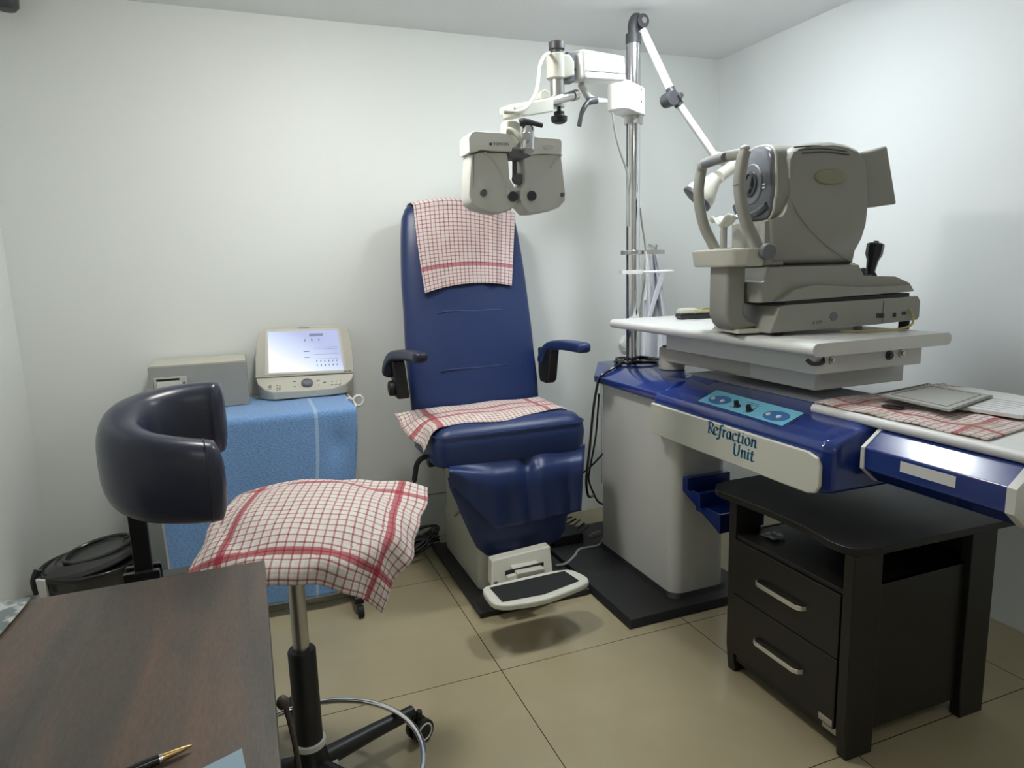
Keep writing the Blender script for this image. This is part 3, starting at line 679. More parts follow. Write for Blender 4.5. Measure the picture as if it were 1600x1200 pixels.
la.part('elbow_joint', MB().tube([e1-d1*.045, e1, e1+d2*.045], .021, n=14).cyl(e1+V((-.02, .035, -.01)), e1+V((-.02, -.03, -.01)), .032).cyl(e1+V((.01, -.03, 0)), e1+V((.01, -.042, 0)), .014, n=6), dgrey, bevel=.002)
la.part('lower_tube', beam(e1+d2*.04, e2, .0155), white)
la.part('end_joint', MB().tube([e2-d2*.01, e2+d2*.02], .019, n=14), dgrey)
hs = at(1150, 258, Y=2.62); hm = at(1118, 278, Y=2.56); hb = at(1098, 300, Y=2.50); hf = at(1082, 312, Y=2.42)
dd = (at(1084, 316, Y=2.60)-at(1120, 277, Y=2.56)).normalized()
la.part('lamp_stem', MB().tube(spline([e2+d2*.0, at(1150, 255, Y=2.64), at(1140, 264, Y=2.61), at(1122, 277, Y=2.57)], 6), .028, n=20), cream)
la.part('lamp_shade', MB().lathe([(.03, 0), (.034, .02), (.050, .055), (.066, .085), (.070, .10), (.070, .125), (.062, .13)], at(1120, 277, Y=2.56), dd, 36), cream)
la.part('shade_ring', MB().lathe([(.071, .115), (.073, .118), (.073, .130), (.066, .132)], at(1120, 277, Y=2.56), dd, 36), dgrey)

# ================================================================== PHOROPTER
headm = mat('head_shell', (.70, .70, .65), .38, namt=.03)
coverm = mat('head_cover_white', (.82, .82, .77), .34, namt=.02)
ph = Thing('phoropter', 'cream two headed phoropter hanging from the jointed arm before the exam chair', 'phoropter', tuple(at(808, 250, Y=2.16)))
yC = 2.46
ctop, cbot = at(866, 68, Y=yC), at(875, 186, Y=yC); cx_, cy_ = (ctop.x+cbot.x)/2, yC
zz = lambda py, X=870, Y=yC: at(X, py, Y=Y).z
vc = ph.part('hanger_cylinder', MB().lathe([(.028, 0), (.036, .004), (.036, zz(85)-zz(125)-.004), (.030, zz(85)-zz(125))], (cx_-.004, cy_, zz(125))), cream2)
ph.part('hanger_block', MB().prism([at(872, 85, Y=yC-.03), at(890, 84, Y=yC-.03), at(898, 96, Y=yC-.03), at(898, 118, Y=yC-.03), at(882, 122, Y=yC-.03), at(872, 122, Y=yC-.03)], (0, .06, 0)), cream2, bevel=.006)
ph.part('dark_gap', MB().prism([at(886, 80, Y=yC-.02), at(899, 84, Y=yC-.02), at(899, 127, Y=yC-.02), at(880, 127, Y=yC-.02), at(882, 120, Y=yC-.02), at(893, 116, Y=yC-.02), at(893, 96, Y=yC-.02)], (0, .05, 0)), mgrey, bevel=.002)
ph.part('top_knob', MB().lathe([(.022, 0), (.022, .012), (.030, .014), (.030, .038), (.024, .042)], (cx_, cy_, zz(84)), n=18), dgrey, bevel=.001)
ph.part('lower_shaft', MB().cyl((cx_, cy_, zz(168)), (cx_, cy_, zz(124)), .027), steel)
ph.part('tension_knob', MB().lathe([(.006, 0), (.008, -.022), (.020, -.024), (.020, -.038), (.032, -.042), (.030, -.060), (.020, -.066)], (cx_+.006, cy_, zz(164)), n=14), black, bevel=.001)
ph.part('cross_rod', MB().cyl(at(842, 163, Y=2.36), at(897, 149, Y=2.50), .017).cyl(at(894, 150, Y=2.49), at(900, 148, Y=2.505), .020), steel)
q0 = at(849, 151, Y=2.42); ph.part('rod_clamp', MB().cyl(q0+V((0, .03, 0)), q0+V((0, -.02, 0)), .020, n=20), cream2, bevel=.003)
a0, a1 = at(852, 164, Y=2.40), at(792, 174, Y=2.20)
ah = (a1-a0); ah.z = 0; ah.normalize(); sh = V((-ah.y, ah.x, 0))
def quad(c, hw, zl, zh): return [c+sh*hw+V((0, 0, zl)), c-sh*hw+V((0, 0, zl)), c-sh*hw+V((0, 0, zh)), c+sh*hw+V((0, 0, zh))]
br_ = ph.part('bracket_arm', MB().loft([quad(a0, .035, -.028, .022), quad(a0*.3+a1*.7, .036, -.026, .020), quad(a1, .030, -.012, .014)]), cream2, bevel=.007)
ph.part('bracket_pivot', MB().cyl(at(800, 184, Y=2.2), at(799, 176, Y=2.2), .030), cream, parent=br_)
nk = ph.part('neck', MB().prism([at(791, 186, Y=2.15), at(807, 186, Y=2.15), at(816, 192, Y=2.15), at(816, 215, Y=2.15), at(805, 235, Y=2.15), at(791, 240, Y=2.15)], (0, .06, 0)), cream2, bevel=.01)
ph.part('neck_ridge', MB().tube(spline([at(792, 203, Y=2.13), at(803, 206, Y=2.12), at(812, 215, Y=2.11), at(819, 226, Y=2.11)], 5), .010, n=12), cream2, parent=nk)
ph.part('clamp_lever', MB().tube(spline([at(812, 192, Y=2.12), at(822, 190, Y=2.11), at(835, 193, Y=2.1), at(847, 196, Y=2.1)], 5), [.012]*5+[.009]*5+[.008]*6, n=10).cyl(at(822, 199, Y=2.12), at(821, 187, Y=2.12), .014), dgrey)
ph.part('bubble_level', MB().cyl(at(825, 200, Y=2.12), at(824, 236, Y=2.10), .020, .022).cyl(at(823, 212, Y=2.09), at(823, 212, Y=2.075), .014), chrome, bevel=.002)
ph.part('center_block', MB().prism([at(793, 230, Y=2.13), at(835, 230, Y=2.13), at(830, 244, Y=2.13), at(818, 249, Y=2.13), at(800, 248, Y=2.13), at(794, 242, Y=2.13)], (0, .06, 0)), mgrey, bevel=.008)
ph.part('near_point_rod', MB().cyl(at(804, 246, Y=2.18), at(804, 282, Y=2.18), .008).cyl(at(808, 280, Y=2.19), at(808, 280, Y=2.16), .018), mgrey)
def pg(pts, Y): return [at(x, y, Y=Y) for x, y in pts]
def head(low, up, name, ysk):
    """outline polygons in a plane that turns slightly; thickness .085"""
    n = 1
    def PLN(pts, off=0): 
        xm = sum(p[0] for p in pts)/len(pts)
        return [at(x, y, Y=2.13+off+ysk*(x-808)/75*.03) for x, y in pts]
    lo_ = PLN(low); b = MB().loft([[p for p in scl(lo_, .955)], [p+V((0, .016, 0)) for p in lo_], [p+V((0, .075, 0)) for p in lo_], [p+V((0, .09, 0)) for p in scl(lo_, .95)]])
    h = ph.part('refractor_head', b, headm, angle=50, bevel=.003)
    hp = PLN(up, -.010); u_ = MB().loft([scl(hp, .985), [p+V((0, .008, 0)) for p in hp], [p+V((0, .095, 0)) for p in hp], [p+V((0, .103, 0)) for p in scl(hp, .97)]])
    c_ = ph.part('head_cover', u_, coverm, parent=h, bevel=.003)
    return h, c_
lowL = [(735, 240), (750, 236), (793, 237), (796, 255), (797, 278), (803, 288), (808, 298), (809, 312), (805, 324), (795, 330), (780, 334), (765, 332), (745, 326), (735, 318), (731, 305), (733, 270)]
upL = [(732, 214), (737, 206), (742, 204), (800, 208), (803, 222), (800, 237), (775, 236), (752, 234), (742, 238), (733, 239)]
lowR = [(818, 246), (830, 240), (878, 240), (881, 262), (885, 300), (885, 314), (876, 324), (860, 330), (840, 334), (825, 334), (815, 322), (811, 310), (812, 296), (820, 284), (819, 262)]
upR = [(819, 212), (830, 212), (845, 214), (876, 216), (879, 222), (878, 242), (850, 240), (828, 242), (820, 238)]
hL, cL = head(lowL, upL, 'L', -1)
hR, cR = head(lowR, upR, 'R', 1)
YF_ = 2.118
def onf(px, py, off=0): return at(px, py, Y=2.128+off-.03*abs(0)+(( -1 if px < 810 else 1)*(px-808)/75*.03))
ph.part('raised_rib', MB().tube(spline([onf(757, 238), onf(770, 249), onf(783, 270), onf(791, 288), onf(796, 304)], 5), .0035, n=8), cream2, parent=hL)
ph.part('raised_rib', MB().tube(spline([onf(878, 242), onf(868, 251), onf(860, 262)], 5), .003, n=8), cream2, parent=hR)
for px, py, r_, hh in ((756, 301, .011, hL), (802, 307, .016, hL), (831, 306, .016, hR), (879, 304, .007, hR)):
    q = onf(px, py, -.002)
    ph.part('lens_port', MB().cyl(q+V((0, .02, 0)), q+V((0, -.003, 0)), r_*1.15, r_, 24), faced if r_ > .012 else mgrey, parent=hh)
for sx, hh in ((739.5, hL),):
    ph.part('side_seam', MB().tube([onf(sx+1, 243, .002), onf(sx, 280, .001), onf(sx-1, 318, .006)], .0009, n=6), dgrey, parent=hh)
ph.part('side_seam', MB().tube([onf(828, 246, .003), onf(828, 278, .003)], .0009, n=6), dgrey, parent=hR)
def cvf(px, py, off=0): return at(px, py, Y=2.12-(px-808)/75*.03+off)
ph.part('brand_marking', text_mb('TOPCON', .0125, cvf(770.5, 227, -.0022), (1, -.175, 0), (0, 0, 1), .001), dgrey, parent=cL, smooth=False)
ph.part('brand_emblem', MB().box(cvf(766.5, 225, -.001), (.007, .004, .008)), dgrey, parent=cL, bevel=.001)
q = at(857, 230, Y=2.128-.01+.019); ph.part('badge', MB().prism([q+V((.018*math.cos(t), 0, .008*math.sin(t))) for t in [2*PI*k/24 for k in range(24)]], (0, -.002, 0)), white, parent=cR)
cbl = ph.part('feed_cable', MB().tube(spline([at(858, 83, Y=2.44), at(850, 88, Y=2.40), at(843, 104, Y=2.36), at(841, 125, Y=2.32), at(836, 148, Y=2.28), at(822, 168, Y=2.20), at(806, 175, Y=2.14), at(786, 175, Y=2.12)], 7), .0065, n=10), cream2)

# ================================================================== AUTOREFRACTOR
P0 = V((1.666, 1.844, TZ1)); AD = V((.984, -.178, 0)); AN = V((.178, .984, 0))
def AP(u, w_, v=0.): return P0+AD*u+AN*v+V((0, 0, w_))
ar = Thing('autorefractor', 'beige tabletop eye refractor with chin rest frame standing on the white swing table', 'eye instrument', tuple(AP(.3, 0, .15)))
def extr(prof, v0, v1, inset=.012, k=.02):
    c = (sum(p[0] for p in prof)/len(prof), sum(p[1] for p in prof)/len(prof))
    def S(f): return [(c[0]+(u-c[0])*f, c[1]+(w_-c[1])*f) for u, w_ in prof]
    R_ = []
    for v, f in ((v0, 1-k*2), (v0+inset*.35, 1-k*.7), (v0+inset, 1), (v1-inset, 1), (v1-inset*.35, 1-k*.7), (v1, 1-k*2)):
        R_.append([AP(u, w_, v) for u, w_ in S(f)])
    return MB().loft(R_)
def arc(prof_pts, n=4): # smooth a closed profile a little
    P_ = chaikin([V((a, b, 0)) for a, b in prof_pts], 2); return [(p.x, p.y) for p in P_]
bs = ar.part('base_housing', extr([(.0, .012), (.42, .024), (.585, .034), (.592, .045), (.592, .10), (.580, .118), (.05, .106), (.035, .10)], .0, .30, .006, .006), beige, angle=30)
ar.part('slide_gap', extr([(.06, .10), (.55, .112), (.55, .13), (.06, .12)], .008, .29, .004, .0), black)
up_ = ar.part('sliding_stage', extr([(-.028, .116), (.20, .121), (.568, .134), (.572, .145), (.56, .165), (.50, .190), (.37, .197), (.345, .236), (-.005, .236), (-.02, .19), (-.034, .185)], .015, .285, .012, .014), beige, angle=35)
ar.part('stage_flare', extr([(.02, .118), (.565, .136), (.55, .158), (.35, .158), (.16, .172), (.08, .156)], -.004, .03, .01, .02), beige, parent=up_)
body = [(.010, .240), (.345, .236), (.352, .275), (.378, .32), (.392, .37), (.395, .43), (.388, .52), (.375, .595), (.34, .628), (.29, .646), (.237, .654), (.16, .65), (.10, .638), (.070, .628), (.058, .60), (.062, .485), (.050, .42), (.036, .395), (-.006, .388)]
bd = ar.part('body_shell', extr(body, .03, .275, .045, .05), beige, angle=50)
ar.part('body_seam', MB().loft([[AP(u, .2365, v) for u, v in ((.0, .035), (.345, .035), (.345, .27), (.0, .27))], [AP(u, .2405, v) for u, v in ((.0, .035), (.345, .035), (.345, .27), (.0, .27))]]), beige_d, parent=bd)
ar.part('body_crease', MB().tube(spline([AP(.075, .47, .0305), AP(.12, .40, .0265), AP(.19, .33, .0275), AP(.27, .275, .0275), AP(.335, .245, .038)], 6), .0022, n=8), beige, parent=bd)
ar.part('front_column', extr([(-.006, .24), (.07, .24), (.07, .40), (-.008, .392)], .04, .26, .01, .02), beige, parent=bd)
lg = ar.part('badge_oval', MB().loft([[AP(.228+.062*math.cos(t), .533+.026*math.sin(t)-.06*0, .0275) for t in [2*PI*k/32 for k in range(32)]], [AP(.228+.058*math.cos(t), .533+.023*math.sin(t), .0235) for t in [2*PI*k/32 for k in range(32)]]]), mat('olive_badge', (.30, .29, .20), .4), parent=bd)
def ARV(px, py, v):
    d = ray(px, py); q0_ = P0+AN*v; t = (q0_-CAM).dot(AN)/d.dot(AN); return CAM+d*t
for k, (xa, xb, y0_) in enumerate(((1241, 1318, 229.5), (1247, 1323, 234.0), (1253, 1327, 239.0))):
    v = .0335-.0022*k
    ar.part('vent_slot', MB().tube(spline([ARV(xa, y0_+.5, v), ARV((xa+xb)/2, y0_-1.5, v), ARV(xb, y0_+3.0, v)], 6), .0028, n=6), beige_d, parent=bd)
# monitor housing flaring out of the rear
sA = [AP(.315, .612, .05), AP(.315, .612, .25), AP(.34, .43, .25), AP(.34, .43, .05)]
sB = [AP(.418, .632, .015), AP(.418, .632, .285), AP(.472, .440, .285), AP(.472, .440, .015)]
sC = [AP(.430, .636, .015), AP(.430, .636, .285), AP(.484, .436, .285), AP(.484, .436, .015)]
mo = ar.part('monitor_housing', MB().loft([sA, [a*.45+b*.55+V((0, 0, -.004)) for a, b in zip(sA, sB)], sB, sC]), beige, bevel=.010, angle=30)
ar.part('monitor_screen', MB().loft([scl(sC, .82), [p+AD*.003+V((0, 0, .001)) for p in scl(sC, .82)]]), glassk, parent=mo)
# grey face panel with eye window
def FP(v, w_, u=.0): return AP(u, w_, v)
faceo = arc([(.05, .62), (.09, .645), (.16, .652), (.23, .645), (.275, .62), (.292, .56), (.285, .50), (.265, .47), (.262, .43), (.22, .402), (.11, .396), (.07, .400), (.05, .425), (.047, .46), (.038, .48), (.042, .54)])
ar.part('face_shroud', MB().loft([[AP(.13, .525+(w_-.525)*1.0, .16+(v-.16)*1.02) for v, w_ in faceo], [AP(.060, .525+(w_-.525)*1.03, .16+(v-.16)*1.05) for v, w_ in faceo], [AP(.030, .525+(w_-.525)*1.02, .16+(v-.16)*1.03) for v, w_ in faceo]]), beige, angle=50)
fc = ar.part('face_panel', MB().loft([[AP(.045, w_, .16+(v-.16)*1.0) for v, w_ in faceo], [AP(.024, w_, .16+(v-.16)*.99) for v, w_ in faceo], [AP(.014, .525+(w_-.525)*.93, .16+(v-.16)*.92) for v, w_ in faceo]]), faceg, angle=50, label='dark grey front face around the eye window')
ar.part('face_rim', MB().tube([AP(.030, w_, .16+(v-.16)*1.02) for v, w_ in faceo], .0045, n=8, closed=True), cream, parent=fc, label='pale rim line')
c_ = AP(.012, .525, .165)
ar.part('eye_recess', MB().lathe([(.070, 0), (.066, .004), (.060, .004)], c_, -AD, 40), mgrey, parent=fc)
ar.part('eye_ring', MB().lathe([(.046, 0), (.044, .010), (.036, .012), (.034, .006)], c_, -AD, 40), faced, parent=fc)
ar.part('eye_window', MB().lathe([(.034, 0), (.034, .007), (.0, .009)], c_, -AD, 32), glassk, parent=fc)
ar.part('lower_band', MB().tube(spline([AP(.012, .445, .06), AP(.008, .425, .11), AP(.008, .42, .17), AP(.010, .43, .24), AP(.012, .46, .27)], 6), .012, n=10), faced, parent=fc)
for w_ in (.505, .515):
    for v in (.076, .084):
        q = AP(.010, w_, v); ar.part('sensor_led', MB().cyl(q, q-AD*.003, .003), white, parent=fc)
# head support frame
def upr(v, u_top=-.118):
    return spline([AP(-.036, .285, v), AP(-.062, .33, v), AP(-.092, .385, v), AP(-.112, .45, v), AP(-.120, .52, v), AP(-.112, .585, v), AP(-.104, .612, v)], 5)
hf_ = ar.part('head_support', MB().tube(upr(.012), 1., sec=sq(.021, .017, 18, 3)).tube(upr(.305), 1., sec=sq(.021, .017, 18, 3)).tube(spline([AP(-.104, .600, .012), AP(-.108, .606, .03), AP(-.118, .61, .10), AP(-.122, .610, .20), AP(-.118, .606, .28), AP(-.108, .592, .305)], 5), 1., sec=sq(.017, .017, 18, 3)), beige, angle=60)
ar.part('frame_cap', MB().ell(AP(-.104, .622, .012), (.017, .017, .010)), cream, parent=hf_)
ar.part('forehead_rest', MB().tube(spline([AP(-.136, .605, .085), AP(-.128, .606, .16), AP(-.136, .604, .235)], 6), .014, n=12), mgrey, parent=hf_, label='grey forehead pad')
ar.part('eye_level_mark', MB().tube([AP(-.1365, .505, -.006), AP(-.140, .505, .02)], .0012, n=6), dgrey, parent=hf_)
cb = ar.part('chin_block', MB().loft([[AP(u, .240, v) for u, v in ((-.145, .06), (-.150, .27), (-.12, .325), (-.055, .325), (-.03, .27), (-.03, -.0), (-.09, -.005), (-.13, .02))],
      [AP(u, .302, v) for u, v in ((-.16, .05), (-.155, .28), (-.125, .335), (-.055, .335), (-.03, .28), (-.03, -.01), (-.09, -.015), (-.135, .01))]]), cream, bevel=.008)
kb = AP(-.030, .288, -.008)
ar.part('height_knob', MB().lathe([(.027, 0), (.027, .022), (.023, .026)], kb, -AN, 32), mgrey, bevel=.001, label='round grey height knob')
pc_ = MB().loft([[AP(u, .262, v) for u, v in ((-.115, .09), (-.115, .22), (-.04, .22), (-.04, .09))], [AP(u, .07, v) for u, v in ((-.115, .09), (-.115, .22), (-.04, .22), (-.04, .09))], [AP(u, w_, v) for u, w_, v in ((-.10, .035, .09), (-.10, .035, .22), (-.02, .05, .22), (-.02, .05, .09))], [AP(u, w_, v) for u, w_, v in ((-.075, .012, .09), (-.075, .012, .22), (.03, .03, .22), (.03, .03, .09))]])
ar.part('support_post', pc_, beige, bevel=.012)
ar.part('post_foot', MB().loft([[AP(u, .008, v) for u, v in ((-.085, .06), (-.085, .25), (.06, .25), (.06, .06))], [AP(u, .022, v) for u, v in ((-.075, .07), (-.075, .24), (.06, .24), (.06, .07))]]), cream, bevel=.003)
# chin cup
rows_ = []
for i in range(25):
    v = .075+.17*i/24; t = (i/24-.5)*2
    zc = .395+.012*math.cos(t*PI*1.5)*(-1)+.010*abs(t)
    rows_.append([AP(-.09+dx*(1-.5*abs(t)**3), zc+dz, v) for dx, dz in ((-.024, .006), (-.012, -.001), (0, -.003), (.012, -.001), (.024, .006))])
ch = ar.part('chin_cup', MB().grid(rows_), cream2, solid=.007, angle=80)
ar.part('chin_rod', MB().cyl(AP(-.09, .302, .165), AP(-.09, .385, .165), .012).cyl(AP(-.09, .302, .165), AP(-.09, .307, .165), .032), steel, parent=ch)
# joystick
js = ar.part('joystick', MB().lathe([(.014, -.03), (.016, 0), (.020, .040), (.029, .062), (.030, .098), (.024, .103), (.010, .103), (.010, .110)], AP(.452, .208, .09), (AD*.16+V((0, 0, 1))), 8), blackg, bevel=.002, angle=15)
ar.part('joystick_boot', MB().lathe([(.024, -.02), (.022, .0), (.014, .012)], AP(.452, .196, .09), (0, 0, 1), 24), blackr, parent=js)
ar.part('lock_knob', MB().lathe([(.012, 0), (.016, .012), (.018, .022), (.010, .03)], AP(.40, .192, .06), (AD*-.3+V((0, 0, 1))), 8).b2(AP(.41, .185, .05), AP(.42, .20, .06)+V((.01, .005, 0))), dgrey)
# ports, feet, icons
for px, py, sx, sz in ((1375, 493, .024, .010), (1397, 492, .011, .009), (1412, 489, .013, .007)):
    d = ray(px, py); t = (P0-CAM).dot(AN)/d.dot(AN); q = CAM+d*t
    ar.part('port_socket', MB().box(q-AN*.001, (sx*1.25, .006, sz*1.7), (AD, AN, V((0, 0, 1)))), dgrey, parent=bs, bevel=.002)
    ar.part('port_hole', MB().box(q-AN*.0035, (sx*.8, .003, sz), (AD, AN, V((0, 0, 1)))), black, parent=bs, bevel=.001)
ar.part('port_recess_edge', MB().tube([AP(.44, .030, -.0005), AP(.44, .105, -.0005)], .0012, n=6), beige_d, parent=bs)
q = AP(.245, .060, -.0005); ar.part('round_sticker', MB().cyl(q+AN*.003, q-AN*.0015, .015), mgrey, parent=bs)
for k, (du, dw) in enumerate(((.168, .045), (.182, .046), (.194, .048))):
    q = AP(du, dw-.004, -.0005)
    ar.part('symbol_mark', MB().tube([q+AD*.004*math.cos(a)+V((0, 0, .005*math.sin(a))) for a in [2*PI*j/10 for j in range(10)]], .0008, n=5, closed=True) if k else MB().box(q, (.003, .002, .007), (AD, AN, V((0, 0, 1)))), dgrey, parent=bs)
for u, v in ((.05, .03), (.555, .03), (.05, .27), (.555, .27), (-.06, .12)):
    ar.part('rubber_foot', MB().cyl(AP(u, .0, v), AP(u, (.045 if u > .5 else .030) if u > 0 else .012, v), .018), blackr, parent=bs)

# ================================================================== BLACK-BROWN SIDE CABINET
cbn = Thing('side_cabinet', 'dark brown two drawer side cabinet with open shelf and bowed top', 'cabinet', (1.77, 1.55, 0))
legs = ((1.49, 1.28), (1.49, 1.76), (1.96, 1.28), (1.96, 1.76))
for x, y in legs:
    t_ = MB().loft([[(x, y, 0), (x+.10, y, 0), (x+.10, y+.035, 0), (x, y+.035, 0)], [(x-.01, y, .10), (x+.085+.015, y, .10), (x+.10, y+.035, .10), (x-.01, y+.035, .10)], [(x-.012, y, .625), (x+.095, y, .625), (x+.095, y+.035, .625), (x-.012, y+.035, .625)]])
    cbn.part('leg', t_, cabw, bevel=.003)
cbn.part('side_panel', MB().b2((1.50, 1.297, .06), (2.03, 1.312, .512)), cabw, bevel=.001)
cbn.part('side_panel', MB().b2((1.50, 1.765, .06), (2.03, 1.78, .512)), cabw, bevel=.001)
cbn.part('back_panel', MB().b2((2.015, 1.297, .06), (2.03, 1.78, .626)), cabw)
cbn.part('shelf', MB().b2((1.484, 1.30, .498), (2.03, 1.775, .512)), cabw, bevel=.001)
cbn.part('bottom_rail', MB().b2((1.492, 1.31, .045), (1.51, 1.767, .078)).b2((1.51, 1.31, .06), (2.015, 1.767, .075)), cabw, bevel=.001)
topo = [(1.435, 1.30)] + [(1.435+.015*(1-math.cos(a))+.0, 1.262-.0) for a in ()]
pts = []
for x, y, z in rr(1.452, 2.115, 1.268, 1.90, 0, .06, 8):
    bow = -.030*math.sin(PI*max(0, min(1, (y-1.26)/.64))) if x < 1.60 else 0
    pts.append((x+bow*0 + (-.0), y, z))
# left long edge slightly bowed inwards, its far corner clipped as in the photograph
outp = [(2.115, 1.245), (1.56, 1.262), (1.50, 1.272), (1.470, 1.30), (1.462, 1.36), (1.478, 1.46), (1.480, 1.60), (1.470, 1.74), (1.462, 1.84), (1.50, 1.895), (1.56, 1.91), (2.115, 1.91)]
pp = [V((x, y, 0)) for x, y in outp]; sm_ = []
sm_ += [pp[0]] + [q for q in spline(pp[1:10], 5)] + pp[10:]
cbn.part('cabinet_top', MB().loft([[p+V((0, 0, .626)) for p in sm_], [p+V((0, 0, .648)) for p in sm_]]), cabw, bevel=.002, angle=30)
for z0_, z1_ in ((.302, .496), (.080, .298)):
    dr = cbn.part('drawer', MB().b2((1.476, 1.318, z0_), (1.494, 1.762, z1_)).b2((1.494, 1.33, z0_+.02), (1.95, 1.75, z0_+.03)), cabw, bevel=.0015)
    hz_ = (z0_+z1_)/2 + (.0 if z0_ > .2 else .004)
    bar = MB()
    bar.loft([[(x, y, z) for x, y, z in ((1.452+dx, yy, hz_-.008), (1.452+dx+.006, yy, hz_-.008), (1.452+dx+.006, yy, hz_+.006), (1.452+dx, yy, hz_+.006))] for yy, dx in ((1.645, .026), (1.638, .008), (1.622, 0), (1.46, 0), (1.444, .008), (1.437, .026))])
    cbn.part('drawer_handle', bar, gloss_chk, parent=dr, bevel=.001)
cbn.part('maker_plate', MB().b2((1.4895, 1.320, .055), (1.4935, 1.370, .078)).b2((1.4745, 1.322, .085), (1.4765, 1.372, .105)), steel, bevel=.0006)
sc_ = MB(); g = []
for i in range(7):
    g.append([(1.545+.010*i+.004*math.sin(i*2+j), 1.66+.012*j+.003*math.cos(i*3.1+j), .5185+.004*math.sin(i*1.7)*math.sin(j*1.9)) for j in range(6)])
solo('crumpled_wrapper', sc_.grid(g), mat('clear_wrap', (.30, .31, .33), .15), 'small crumpled clear wrapper on the open shelf of the cabinet', 'wrapper', (1.575, 1.69, .512), solid=.0008)

# ================================================================== STOOL
SX, SY = .060, 1.745
so = Thing('rolling_stool', 'black rolling stool with wrap-around dark vinyl backrest and chrome foot ring', 'stool', (SX, SY, 0))
sc2 = V((.115, 1.885, .732)); tilt = V((0, -.07, 1)).normalized()
def seat_pt(r, a, h): 
    x_ = V((1, 0, 0)); y_ = V((0, 1, .14)).normalized(); n_ = x_.cross(y_)
    return sc2 + x_*r*math.cos(a) + y_*r*math.sin(a) + n_*h
so.part('seat', MB().loft([[seat_pt(r, 2*PI*k/48, h) for k in range(48)] for r, h in ((.17, -.055), (.205, -.05), (.222, -.03), (.226, 0), (.218, .03), (.19, .048), (.12, .060), (.01, .064))]), slate)
so.part('seat_pan', MB().loft([[seat_pt(r, 2*PI*k/36, h) for k in range(36)] for r, h in ((.05, -.075), (.17, -.066), (.175, -.052), (.02, -.05))]), black)
so.part('gas_lift', MB().cyl((SX, SY, .43), (SX, SY, .675), .021, n=28), steel)
so.part('lift_cover', MB().lathe([(.036, .14), (.036, .445), (.033, .45), (.022, .45)], (SX, SY, 0), n=32), black)
so.part('hub', MB().lathe([(.045, .055), (.055, .06), (.052, .10), (.040, .16), (.040, .175), (.034, .18)], (SX, SY, 0), n=32), black)
so.part('hub_collar', MB().lathe([(.037, .168), (.043, .170), (.043, .184), (.037, .186)], (SX, SY, 0), n=32), cream2)
RC = V((.064, 1.70, .125)); RR = .29
so.part('foot_ring', MB().tube([RC + V((RR*math.cos(a), RR*math.sin(a), 0)) for a in [2*PI*k/72 for k in range(72)]], .0085, n=12, closed=True), chrome)
so.part('ring_spoke', MB().cyl((SX, SY, .11), (SX-.20, SY-.21, .122), .007).cyl((SX, SY, .11), (SX+.06, SY-.32, .122), .007), chrome)
ang0 = math.atan2(1.865-SY, .345-SX)
for k in range(5):
    a = ang0+2*PI*k/5; d = V((math.cos(a), math.sin(a), 0)); e = V((SX, SY, 0))+d*.335
    lg_ = so.part('base_leg', MB().tube([V((SX, SY, .105))+d*.03, V((SX, SY, .100))+d*.2, e+V((0, 0, .092))], [.027, .022, .019], n=14), black)
    so.part('leg_socket', MB().tube([V((SX, SY, .085))+d*.03, V((SX, SY, .085))+d*.065], [.035, .03], n=14), cream2, parent=lg_)
    p = V((-d.y, d.x, 0)) if k else V((.45, -.89, 0))
    wh = e+V((.018, -.010, 0)) + V((0, 0, .037)); ax_ = p.cross(V((0, 0, 1)))
    ca = so.part('caster', MB().cyl(wh+p*.026, wh+p*.008, .036).cyl(wh-p*.026, wh-p*.008, .036).cyl(wh+p*.024, wh-p*.024, .012).cyl(wh+V((0, 0, .02)), wh+V((0, 0, .06)), .010), black, parent=lg_, bevel=.003)
    so.part('wheel_trim', MB().tube([wh+p*.0255+(V((0, 0, 1))*math.cos(t)+ax_*math.sin(t))*.025 for t in [2*PI*j/28 for j in range(28)]], .003, n=8, closed=True), white, parent=ca)
# backrest: one padded band bent round the sitter
cl_ = spline([(-.082, 1.755, .930), (-.16, 1.745, .943), (-.25, 1.765, .960), (-.302, 1.83, .978), (-.310, 1.91, .998), (-.280, 1.99, 1.012), (-.21, 2.045, 1.022), (-.13, 2.065, 1.028), (-.080, 2.06, 1.030)], 7)
sec_n = 26; rings = []
nn = len(cl_)
for i, q in enumerate(cl_):
    a, b = cl_[max(i-1, 0)], cl_[min(i+1, nn-1)]; t = (b-a).normalized(); t.z *= .3; t.normalize()
    out = V((0, 0, 1)).cross(t); out.normalize(); upv = V((0, .0, 1))
    s_ = i/(nn-1); e = min(i, nn-1-i); k = [.35, .72, .90, .97][e] if e < 4 else 1
    hh = (.100 + .012*math.sin(PI*s_))*(.82+.18*k) * (.35+.65*k if e < 2 else 1); hw = .050*(k if e < 3 else 1)*(1+.15*math.sin(PI*s_))
    rings.append([q + out*u + upv*v + out*(-.25)*v*0 for u, v in sq(hw, hh, sec_n, 2.8)])
br2 = so.part('stool_backrest', MB().loft(rings), slate, angle=80)
so.part('end_seam', MB().tube([rings[4][k]+(rings[4][k]-cl_[4]).normalized()*.0008 for k in range(sec_n)], .0016, n=6, closed=True), slate, parent=br2)
so.part('backrest_post', MB().b2((-.322, 1.872, .665), (-.280, 1.892, .93)), black, bevel=.003)
so.part('post_bracket', MB().b2((-.345, 1.855, .650), (-.05, 1.905, .666)).b2((-.345, 1.850, .650), (-.262, 1.868, .69)).b2((-.345, 1.895, .650), (-.262, 1.912, .69)), blackg, bevel=.003)

